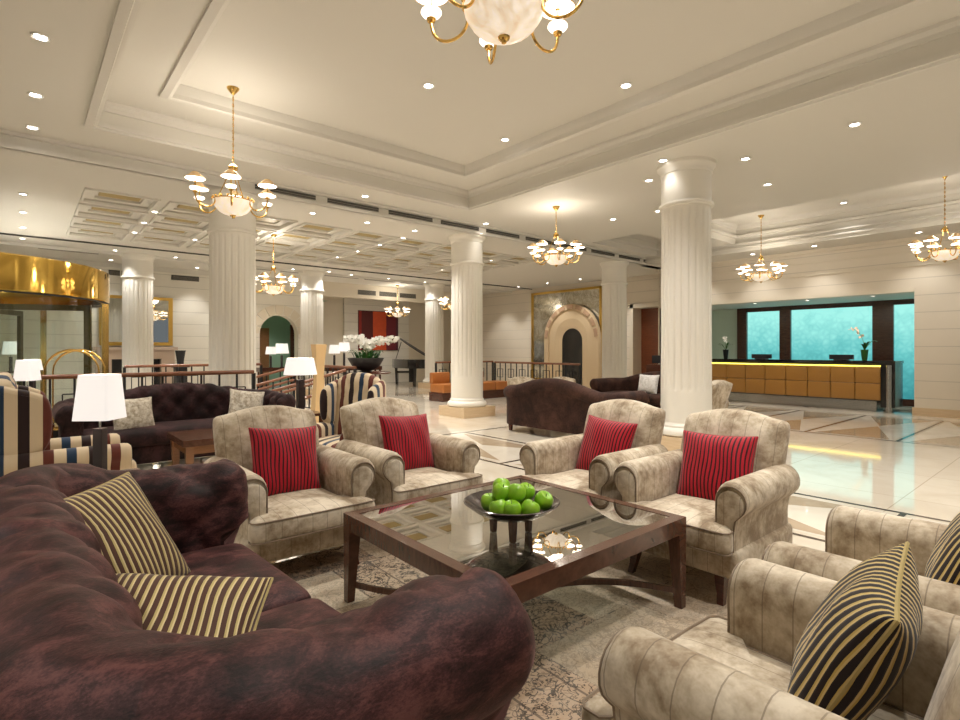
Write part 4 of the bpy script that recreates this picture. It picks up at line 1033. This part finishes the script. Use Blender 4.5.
side_table('side table between the tufted sofa and the right-hand wing chair', (2.38, 5.88, 0), .62, .40)
lamp('lit lamp with a wide white shade and dark post between tufted sofa and wing chair', (2.38, 5.88, .62), .36, .37, .185, .07, 0, square=False)
side_table('small table behind the railing at far left', (.12, 9.2, 0), .62, .35)
lamp('small lit lamp right behind the one above the left wing chair', (.12, 9.2, .62), .17, .38, .14, .05, rad(-40))
side_table('tall stand added under the lamp that mimics a reflection in the door glass', (-.16, 15.5, 0), .85, .4)  # added only to carry the stand-in lamp below
lamp('lit lamp standing in for a lamp reflection in the revolving door glass', (-.16, 15.5, .85), .30, .32, .28, .06, 0, square=False)  # solid lamp in place of a reflection in the door glass
# low honey wood table before the tufted sofa
lt = thing('low_table', 'low square wooden table with honey legs before the tufted sofa', 'table', (1.66, 5.90, 0))
MB().box(-.52, .52, -.36, .36, .42, .48).build('tabletop', 'twood', lt, False)
MB().box(-.48, .48, -.32, .32, .34, .42).build('apron', 'lwood', lt, False)
for sx in (-1, 1):
    for sy in (-1, 1): MB().frust((sx*.45, sy*.29, 0), (.05, .05), (sx*.46, sy*.30, .42), (.07, .07)).build('leg', 'lwood', lt, False)
dup(lt, (7.85, 5.65, 0), rad(90), 'low wooden table glimpsed between the camelback sofa and the dark sofa')

# ------------------------------------------------------------------ railings
def railing(label, p0, p1, h=1.02, h0=0, n=None, pattern=True, ends=(True, True), z0=0, z1=None, rails=(1.0,)):
    z1 = z0 if z1 is None else z1
    a = Vector((*p0, z0)); b = Vector((*p1, z1)); L = (b-a).length; n = n or max(2, int(L/.22))
    t = thing('railing', label, 'railing', (p0[0], p0[1], 0)); A = -Vector((p0[0], p0[1], 0))
    a += A; b += A; d = (b-a)/n; up = Vector((0, 0, 1)); u = (b-a).normalized(); sd = Vector((-u.y, u.x, 0)).normalized()
    for f in rails:
        za = up*(h*f)
        MB().rings([[tuple(q+za+sd*x+up*z) for x, z in ((-.03, -.012), (-.022, -.028), (.022, -.028), (.03, -.012), (.028, .012), (.015, .024), (-.015, .024), (-.028, .012))] for q in (a, b)]).build('handrail', 'rail', t, ang=50)
    MB().rings([[tuple(q+up*.09+sd*x+up*z) for x, z in ((-.01, 0), (.01, 0), (.01, .02), (-.01, .02))] for q in (a, b)]).build('bottom_rail', 'iron', t, False)
    for i in range(n+1):
        q = a+d*i; r = .011 if i not in (0, n) else .022
        k = MB().rings([[tuple(q+sd*x+u*y+up*z) for x, y in ((-r,-r),(r,-r),(r,r),(-r,r))] for z in (0 if i in (0, n) else .09, h-.02)])
        if pattern and i < n and i % 2 == 1:
            c0, c1 = q-d*.5, q+d*.5
            for zz in (h*.55, h*.80):
                k.rings([[tuple(e+sd*x+up*(zz+z)) for x, z in ((-.007, -.007), (.007, -.007), (.007, .007), (-.007, .007))] for e in (c0, c1)])
            for e in (c0, c1): k.rings([[tuple(e+sd*x+u*y+up*z) for x, y in ((-.007,-.007),(.007,-.007),(.007,.007),(-.007,.007))] for z in (h*.55, h*.80)])
        k.build('baluster' if i not in (0, n) else 'post', 'iron', t, False)
    return t
railing('wood-topped iron railing behind the tufted sofa and left wing chair', (-2.4, 7.72), (2.46, 7.72))
railing('far railing with dark posts behind the first one, at left of the broad column', (1.45, 11.75), (3.9, 11.75))
for y, lb in ((8.95, 'nearest sloping wooden handrail of the ramp at left'), (10.15, 'middle sloping wooden handrail of the ramp at left'), (11.35, 'farthest sloping wooden handrail of the ramp at left')):
    railing(lb, (1.0, y), (4.45, y), .98, 0, 12, False, z0=-.86, z1=-.02, rails=(1.0, .72))
railing('short level railing at the head of the ramp, right of the broad column', (4.62, 8.9), (4.62, 11.4), 1.0)
railing('long iron railing with square loops running behind the orange bench', (8.66, 12.0), (10.75, 12.0), .98)
railing('iron railing with square loops before the framed mirror', (10.75, 11.9), (10.75, 8.7), .96)
# orange bench
def bench(label, loc, L, rz):
    t = thing('bench', label, 'bench', loc, rz)
    MB().box(-L/2, L/2, -.30, .30, 0, .22).build('plinth', 'dwood', t, False)
    k = int(L/.6)
    for i in range(k):
        MB().soft((-L/2+L/k*(i+.5), -.02, .33), (L/k-.01, .60, .22), .03).build('seat_cushion', 'leather', t)
        if i % 2 == 0: MB().soft((-L/2+L/k*(i+.5), .24, .58), (L/k-.02, .14, .30), .03).build('backrest', 'leather', t)
    return t
bench('orange leather bench on a dark plinth behind the middle column', (9.35, 11.3, 0), 2.4, 0)

# ------------------------------------------------------------------ reception
rd = thing('reception_desk', 'long reception desk with gold padded front lit by a yellow strip', 'reception desk', (13.9, 5.16, 0))
y0, y1 = -2.0, 2.35
MB().box(-.02, .70, y0-.25, y1, 1.03, 1.09).build('countertop', 'black', rd, False)
MB().box(.06, .66, y0, y1-.02, .22, 1.03).build('body', 'matblack', rd, False)
MB().box(-.02, .62, y0-.25, y0, .10, 1.03).build('end_panel', 'black', rd, False)
MB().box(-.02, .62, y1-.14, y1, .20, 1.03).build('end_panel', 'black', rd, False)
MB().box(.10, .60, y0+.1, y1-.2, .0, .22).build('kick_base', 'steel', rd, False)
MB().box(.02, .06, y0+.0, y1-.14, .965, .985).build('light_strip', 'led', rd, False)
nP = 9; pw = (y1-.14-y0)/nP
for i in range(nP):
    for k, (za, zb) in enumerate(((.245, .60), (.605, .955))):
        mb = MB().soft((.02, y0+pw*(i+.5), (za+zb)/2), (.07, pw-.008, zb-za), .02, 0, 5)
        for q in range(1): mb.sphere((-.016, y0+pw*(i+.5), (za+zb)/2), .012, 6, 5, (.5, 1, 1))
        mb.build('padded_panel', 'panel', rd)
lg = MB(); 
for y in (y0-.15,): lg.lathe([(.06, 0), (.06, .12), (.05, .12), (.05, 1.0), (0, 1.0)], (-.05, y, 0), 16)
lg.build('steel_post', 'steel', rd)
def monitor(label, loc):
    t = thing('monitor', label, 'computer monitor', loc)
    MB().box(-.02, .02, -.24, .24, .015, .125).build('screen', 'book', t, False)
    MB().box(-.10, .10, -.13, .13, 0, .015).build('stand', 'book', t, False)
    return t
mo = monitor('low black monitor on the left half of the reception desk', (14.25, 5.72, 1.09))
dup(mo, (14.25, 3.98, 1.09), 0, 'low black monitor on the right half of the reception desk')
def orchid(label, loc, n=1, h=.75, pm='petal', potm='smoke', lean=.12, seed=1):
    rnd = random.Random(seed)
    t = thing('potted_orchid', label, 'orchid', loc)
    MB().lathe([(.045, 0), (.05, .01), (.075, .24), (.07, .24), (.05, .03), (0, .03)], n=20).build('pot', potm, t)
    lv = MB()
    for k in range(9):
        a = rnd.random()*6.28; L = rnd.uniform(.18, .32); pts = []
        for i in range(7):
            u = i/6; pts.append((cos(a)*L*u*.75, sin(a)*L*u*.75, .22+L*.75*sin(u*2.0)-.02*u))
        w = .022; ring = []
        for i, p in enumerate(pts):
            ww = w*sin(pi*min(.98, (i+.6)/7)); s = (-sin(a)*ww, cos(a)*ww)
            ring.append([(p[0]+s[0], p[1]+s[1], p[2]), (p[0], p[1], p[2]+.004), (p[0]-s[0], p[1]-s[1], p[2]), (p[0], p[1], p[2]-.004)])
        lv.rings(ring)
    lv.build('leaves', 'leaf', t)
    st = MB(); pt = MB()
    for k in range(n):
        dx, dy = lean*rnd.uniform(.6, 1.2), lean*rnd.uniform(.6, 1.2)
        P = [(dx*.2*u, dy*(u**2)*1.4, .2+h*(u-.28*u**3)) for u in [i/8 for i in range(9)]]
        st.tube(P, .005, 5)
        for i in range(4, 9):
            for q in range(2): flower(pt, (P[i][0]+rnd.uniform(-.03, .03), P[i][1]+rnd.uniform(-.03, .03), P[i][2]+rnd.uniform(-.03, .03)), .035, rnd)
    st.build('flower_stem', 'stem', t); pt.build('blossom', pm, t)
    return t
def flower(mb, c, r, rnd):
    ax = Vector((rnd.uniform(-1, .2), rnd.uniform(-1, .2), rnd.uniform(-.2, .4))).normalized(); u = ax.cross(Vector((0,0,1))).normalized(); v = ax.cross(u)
    for k in range(5):
        a = 2*pi*k/5+.3; d = u*cos(a)+v*sin(a); s = u*-sin(a)+v*cos(a); C = Vector(c)
        ps = [C, C+d*r*.5+s*r*.42+ax*r*.1, C+d*r*1.05+ax*.02*r, C+d*r*.5-s*r*.42+ax*r*.1]
        b = [p-ax*.004 for p in ps]
        mb.add([tuple(p) for p in ps+b], [(0,1,2,3),(7,6,5,4),(0,1,5,4),(1,2,6,5),(2,3,7,6),(3,0,4,7)])
    mb.sphere(c, r*.22, 6, 4)
orchid('white potted orchid at the left end of the reception desk, before the pale wall', (14.4, 6.70, 1.09), 1, .50, 'petal', 'iron', .02, 3)
orchid('peach potted orchid at the right end of the reception desk, before the teal glass', (14.3, 3.55, 1.09), 1, .72, 'petalp', 'leaf', .16, 5)
# concierge desk
cd = thing('concierge_desk', 'brown wooden desk corner left of the nearest column, by the dark door', 'desk', (10.7, 6.35, 0), rad(20))
MB().box(-.45, .45, -.3, .3, 0, .78).build('body', 'lwood', cd, False); MB().box(-.2, .47, -.32, .32, .78, 1.0).build('riser', 'dwood', cd, False); MB().box(-.48, .48, -.33, .33, .75, .79).build('desktop', 'dwood', cd, False)
mo3 = dup(mo, (10.90, 6.30, 1.0), rad(30), 'black monitor on the brown concierge desk', scale=1.6)

# ------------------------------------------------------------------ framed antique mirror with arch on the far right wall
fm = thing('framed_mirror', 'huge gold-framed antique mirror panel behind the stone arch', 'mirror', (14.5, 12.4, 0))
MB().box(-.05, -.01, -1.55, 1.50, .3, 3.36).build('mirror_panel', 'antique', fm, False)
for bxs in ((-.09, 0, 1.47, 1.55, .25, 3.42), (-.09, 0, -1.62, -1.54, .25, 3.42)): MB().box(*bxs).build('frame_side', 'gold', fm, False)
MB().box(-.09, 0, -1.62, 1.55, 3.34, 3.42).build('frame_top', 'gold', fm, False); MB().box(-.09, 0, -1.62, 1.55, .22, .30).build('frame_bottom', 'gold', fm, False)
sa = thing('stone_arch', 'stone arch surround with a dark arched doorway before the antique mirror', 'arch', (14.40, 11.95, 0))
def archring(mb, r0, r1, x0, x1, zs, zb=0, n=24, a0=0, a1=pi):
    def sec(p, q): return [(x0, p[0], p[1]), (x0, q[0], q[1]), (x1, q[0], q[1]), (x1, p[0], p[1])]
    rs = []
    if a0 == 0: rs.append(sec((r0, zb), (r1, zb)))
    for i in range(n+1):
        a = a0+(a1-a0)*i/n; rs.append(sec((r0*cos(a), zs+r0*sin(a)), (r1*cos(a), zs+r1*sin(a))))
    if a1 == pi: rs.append(sec((-r0, zb), (-r1, zb)))
    return mb.rings(rs)
archring(MB(), 1.0, 1.19, -.16, -.02, 1.70).build('outer_ring', 'stone', sa, False)
for i in range(9):
    archring(MB(), 1.03, 1.16, -.18, -.15, 1.70, n=4, a0=pi*i/9+.05, a1=pi*(i+1)/9-.05).build('voussoir', 'stone2', sa, False)
archring(MB(), .70, 1.0, -.12, -.02, 1.70).build('inner_ring', 'stone', sa, False)
sp = MB(); n = 24; R0 = [(.70, 0)]+[(.70*cos(pi*i/n), 1.70+.70*sin(pi*i/n)) for i in range(n+1)]+[(-.70, 0)]; R1 = [(.44, 0)]+[(.44*cos(pi*i/n), 1.62+.44*sin(pi*i/n)) for i in range(n+1)]+[(-.44, 0)]
sp.add([(-.12, y, z) for y, z in R0]+[(-.05, y, z) for y, z in R1], [(i, i+1, n+3+i+1, n+3+i) for i in range(n+2)]); sp.build('splayed_reveal', 'stone', sa, ang=30)
MB().add([(-.055, y, z) for y, z in R1]+[(-.02, y, z) for y, z in R1], [tuple(range(n+3))]+[(i, i+1, n+3+i+1, n+3+i) for i in range(n+2)]).build('dark_door', 'black', sa, False)

# ------------------------------------------------------------------ revolving door
rv = thing('revolving_door', 'gold-drummed revolving glass door at the far left', 'revolving door', (-.86, 12.45, 0))
R = 2.12
MB().lathe([(R, 2.18), (R+.03, 2.20), (R+.03, 2.72), (R, 2.74), (R-.1, 2.74), (R-.1, 2.18), (R, 2.18)], n=96, caps=False).build('canopy_drum', 'drum', rv, ang=30)
MB().lathe([(0, 2.68), (R-.08, 2.68), (R-.08, 2.71), (0, 2.71)], n=64).build('canopy_ceiling', 'ceil', rv)
MB().lathe([(R-.03, 2.165), (R+.012, 2.165), (R+.012, 2.19), (R-.03, 2.19), (R-.03, 2.165)], n=96, caps=False).build('lower_rim', 'matblack', rv)
for a0, a1 in ((-125, -17), (55, 170)):
    g = MB(); n = 30; pts = [(cos(rad(a0+(a1-a0)*i/n)), sin(rad(a0+(a1-a0)*i/n))) for i in range(n+1)]
    g.rings([[(R*c, R*s, .06), (R*c, R*s, 2.15), ((R-.02)*c, (R-.02)*s, 2.15), ((R-.02)*c, (R-.02)*s, .06)] for c, s in pts]); g.build('curved_glass', 'doorglass', rv, ang=30)
    for a in (a0, a1):
        c, s = R*cos(rad(a)), R*sin(rad(a)); MB().box(c-.05, c+.05, s-.05, s+.05, 0, 2.15).build('post', 'brass', rv, False)
for k in range(4):
    a = pi/2*k+rad(64); c, s = cos(a), sin(a); w_ = MB()
    def bar(r0, r1, z0, z1, th=.03): w_.rings([[(r*c-th*s*e, r*s+th*c*e, z) for e, z in ((-1, z0), (1, z0), (1, z1), (-1, z1))] for r in (r0, r1)])
    bar(.06, .13, 0, 2.1); bar(1.9, 2.0, 0, 2.1); bar(.06, 2.0, 2.0, 2.1); bar(.06, 2.0, 0, .12)
    wf = w_.build('door_wing', 'bronze', rv, False)
    w_ = MB(); bar(.13, 1.9, .12, 2.0, .006); w_.build('glass_pane', 'doorglass', wf, False)
for x, y in ((-.2, 11.6), (-.2, 13.4), (-1.6, 12.5)): dl(x, y, 2.68, 'added downlight under the canopy of the revolving door', 'added downlights under the revolving door canopy', power=40)  # added lamps that brighten the dark area behind the door glass
dl(6.2, 18.4, 3.0, 'added downlight in the green passage, out of view', 'downlight in the green passage', power=70)  # unseen lamp added to brighten the green walls
# luggage cart
lc = thing('luggage_cart', 'brass hooped luggage cart before the revolving door', 'luggage cart', (.62, 9.9, 0), rad(-15)); lc.scale = (.62, .8, 1)
MB().box(-.55, .55, -.3, .3, .18, .23).build('platform', 'brass', lc, False)
for y in (-.28, .28): MB().tube([(-.52, y, .2), (-.52, y, 1.0)]+[(-.52*cos(a), y, 1.0+.32*sin(a)) for a in [pi*i/12 for i in range(1, 12)]]+[(.52, y, 1.0), (.52, y, .2)], .018, 8).build('hoop', 'brass', lc)
MB().tube([(0, -.28, 1.32), (0, .28, 1.32)], .014, 8).build('hanging_bar', 'brass', lc)
for x in (-.45, .45):
    for y in (-.25, .25): 
        wb = MB(); wb.tube([(x, y-.02, .08), (x, y+.02, .08)], .08, 14); wb.build('wheel', 'iron', lc)

# ------------------------------------------------------------------ fireplace, mirror, vases
fp = thing('fireplace', 'pink marble fireplace mantel at the far left wall', 'fireplace', (2.35, 17.0, 0))
MB().box(-.95, .95, -.32, 0, 1.32, 1.40).build('mantel_shelf', 'mantel', fp, False); MB().box(-.88, .88, -.26, 0, 1.08, 1.32).build('frieze', 'mantel', fp, False)
for x in (-.72, .72): MB().box(x-.16, x+.16, -.26, 0, 0, 1.08).build('pilaster', 'mantel', fp, False)
MB().box(.35, .75, -.275, -.26, 1.13, 1.27).build('frieze_block', 'mantel', fp, False)
MB().box(-.56, .56, -.05, 0, 0, 1.08).build('firebox', 'black', fp, False)
gm = thing('wall_mirror', 'gold-framed mirror over the fireplace', 'mirror', (2.38, 17.0, 0))
MB().box(-.76, .76, -.04, -.01, 1.52, 2.70).build('glass', 'mirror', gm, False)
for b_ in ((-.84, .84, -.08, 0, 2.68, 2.76), (-.84, .84, -.08, 0, 1.44, 1.53)): MB().box(*b_).build('frame_rail', 'gold', gm, False)
for b_ in ((-.84, -.74, -.08, 0, 1.53, 2.68), (.74, .84, -.08, 0, 1.53, 2.68)): MB().box(*b_).build('frame_stile', 'gold', gm, False)
pd = thing('pedestal', 'slim black pedestal left of the broad column carrying the dark vase', 'pedestal', (2.80, 13.9, 0)); 
MB().box(-.12, .12, -.12, .12, .05, .92).build('shaft', 'matblack', pd, False); MB().box(-.16, .16, -.16, .16, .92, .95).build('top', 'matblack', pd, False); MB().box(-.16, .16, -.16, .16, 0, .05).build('foot', 'matblack', pd, False)
vs = MB().lathe([(.06, 0), (.065, .02), (.075, .15), (.105, .33), (.115, .36), (.10, .36), (.06, .10), (0, .08)], n=24).build('vase', 'matblack'); vs.location = (2.80, 13.9, .95); tag(vs, 'dark tapered vase on the slim pedestal left of the broad column', 'vase')
tp = thing('floor_vase', 'tall tan hourglass floor vase behind the striped tufted wing chair', 'vase', (3.2, 7.25, 0))
MB().frust((0,0,.0), (.30, .30), (0,0,.03), (.30, .30)).build('foot', 'tanlit', tp, False)
q = MB(); q.rings([[(x*w_*.85, y*w_*.85, z) for x, y in ((-1,-1),(1,-1),(1,1),(-1,1))] for w_, z in ((.14, .03), (.125, .25), (.10, .5), (.07, .8), (.062, .95), (.072, 1.15), (.098, 1.40), (.088, 1.40), (.06, 1.2))]); q.build('body', 'tanlit', tp, ang=45)

# ------------------------------------------------------------------ console tables, lamps, orchids, piano, painting
def console(label, loc, L, h=.80, d=.4):
    t = thing('console_table', label, 'console table', loc)
    MB().box(-L/2, L/2, -d/2, d/2, h-.12, h).build('tabletop', 'dwood', t, False)
    for sx in (-1, 1):
        for sy in (-1, 1): MB().box(sx*(L/2-.05)-.025, sx*(L/2-.05)+.025, sy*(d/2-.05)-.025, sy*(d/2-.05)+.025, 0, h-.12).build('leg', 'dwood', t, False)
    return t
console('dark console table behind the orchid bowl', (7.95, 15.5, 0), 1.9)
la = lamp('lit lamp left of its pair on the console behind the orchids', (7.32, 15.45, .80), .34, .36, .26, .05, square=False)
lamp('lit lamp right of its pair on the console behind the orchids', (7.72, 15.6, .80), .38, .42, .28, .05, square=False)
console('dark console in front of the green arched passage', (5.9, 16.2, 0), 1.2, .80)
lamp('lit lamp left of its pair before the green arched passage', (5.62, 16.1, .80), .30, .34, .22, .05, square=False)
lamp('lit lamp right of its pair before the green arched passage', (6.02, 16.3, .80), .42, .36, .30, .05, square=False)
rt = thing('round_table', 'dark round pedestal table carrying the orchid bowl', 'table', (6.85, 12.6, 0))
MB().lathe([(0, .70), (.62, .70), (.65, .715), (.65, .735), (.62, .75), (0, .75)], n=40).build('tabletop', 'dwood', rt)
for k in range(4):
    a = pi/2*k+.4; c, s = cos(a), sin(a)
    MB().tube([(.10*c, .10*s, .70), (.09*c, .09*s, .5), (.14*c, .14*s, .25), (.32*c, .32*s, .02)], .025, 8).build('leg', 'dwood', rt)
ob = thing('orchid_bowl', 'wide dark bowl of white orchids on the round table', 'flower bowl', (6.85, 12.6, .75))
MB().lathe([(.16, 0), (.17, .015), (.12, .03), (.22, .06), (.36, .16), (.44, .30), (.47, .36), (.45, .365), (.40, .30), (.3, .18), (0, .12)], n=40).build('bowl', 'matblack', ob)
MB().lathe([(0, .30), (.40, .30), (.40, .31), (.2, .34), (0, .35)], n=24).build('moss', 'leaf', ob)
rnd = random.Random(11); lv = MB(); st = MB(); pt = MB()
for k in range(46):
    a = rnd.random()*6.28; r0 = rnd.uniform(0, .32); L = rnd.uniform(.16, .34); bx_, by_ = r0*cos(a), r0*sin(a); a += rnd.uniform(-.6, .6); ring = []
    for i in range(7):
        u = i/6; p = (bx_+cos(a)*L*u*.7, by_+sin(a)*L*u*.7, .31+L*.8*sin(u*2.1)); ww = .035*sin(pi*min(.98, (i+.6)/7)); s = (-sin(a)*ww, cos(a)*ww)
        ring.append([(p[0]+s[0], p[1]+s[1], p[2]), (p[0], p[1], p[2]+.005), (p[0]-s[0], p[1]-s[1], p[2]), (p[0], p[1], p[2]-.005)])
    lv.rings(ring)
for k in range(12):
    side = -1 if k < 6 else 1; e = rnd.uniform(.15, .80)*side*(1 if side > 0 else 1.0); dx, dy = e*Rv[0]+rnd.uniform(-.12, .12), e*Rv[1]+rnd.uniform(-.12, .12); h = rnd.uniform(.62, .86)
    b0 = rnd.uniform(-.15, .15)
    P = [(b0+dx*(u**2.2), b0*.5+dy*(u**2.2), .3+h*(1.25*u-.52*u**3)) for u in [i/12 for i in range(13)]]
    st.tube(P, .006, 5)
    for i in range(5, 13):
        for q in range(3): flower(pt, tuple(P[i][j]+rnd.uniform(-.05, .05) for j in range(3)), .055, rnd)
lv.build('leaves', 'leaf', ob); st.build('flower_stem', 'stem', ob); pt.build('blossom', 'petal', ob)
# grand piano, tail towards the camera
gp = thing('grand_piano', 'black grand piano with raised lid at the far wall', 'piano', (11.1, 16.95, 0), rad(-38))
ol = [(-.75, -.35), (-.70, -.75), (-.55, -.98), (-.25, -1.05), (.05, -.95), (.35, -.55), (.60, -.15), (.74, .25), (.75, .75), (-.75, .75)]
ol = [(-x, y) for x, y in ol]
def prism(mb, o, z0, z1): return mb.rings([[(x, y, z0) for x, y in o], [(x, y, z1) for x, y in o]])
prism(MB(), ol, .66, .98).build('case', 'black', gp, ang=30)
lid = MB(); prism(lid, ol, 0, .025); piv = Vector((.75, 0, .99))
lid.v = [tuple(Matrix.Rotation(rad(32), 3, 'Y') @ (Vector(v)-Vector((.75, 0, 0)))+piv) for v in lid.v]; lid.build('lid', 'matblack', gp, ang=30)
MB().bar((-.55, -.2, .98), (-.35, -.2, 1.62), .014, 6).build('lid_prop', 'black', gp)
MB().box(-.72, .72, .75, .95, .62, .80).build('keyboard', 'black', gp, False)
for x, y in ((-.62, .6), (.62, .6), (.2, -.75)): MB().frust((x, y, 0), (.05, .05), (x, y, .66), (.11, .11)).build('leg', 'black', gp, False)
MB().box(-.12, .12, .35, .42, .1, .66).build('pedal_lyre', 'black', gp, False)
pb = thing('piano_bench', 'black bench seen beneath the grand piano', 'bench', (11.55, 18.05, 0), rad(-38))
MB().soft((0, 0, .46), (.75, .36, .08), .02).build('seat', 'black', pb)
for x in (-.32, .32):
    for y in (-.13, .13): MB().box(x-.025, x+.025, y-.025, y+.025, 0, .42).build('leg', 'black', pb, False)
pn = thing('painting', 'red and orange abstract painting with dark bands on the far wall', 'painting', (10.82, 18.88, 2.08))
MB().box(-.88, .88, -.05, -.01, -.76, .76).build('canvas', 'painting', pn, False)
fr = MB(); fr.box(-.90, .90, -.012, 0, -.78, .78); fr.build('stretcher_frame', 'matblack', pn, False)

# ------------------------------------------------------------------ light and view
W = bpy.data.worlds.new('world'); S.world = W; W.use_nodes = True
W.node_tree.nodes['Background'].inputs[0].default_value = (.85, .92, 1, 1); W.node_tree.nodes['Background'].inputs[1].default_value = .12
S.view_settings.view_transform = 'Standard'; S.view_settings.look = 'None'; S.view_settings.gamma = 1; S.view_settings.use_curve_mapping = False
S.view_settings.exposure = 0.66
S.cycles.max_bounces = 8; S.cycles.diffuse_bounces = 5; S.cycles.glossy_bounces = 4; S.cycles.transparent_max_bounces = 12; S.cycles.caustics_reflective = False; S.cycles.caustics_refractive = False
S.cycles.sample_clamp_indirect = 6
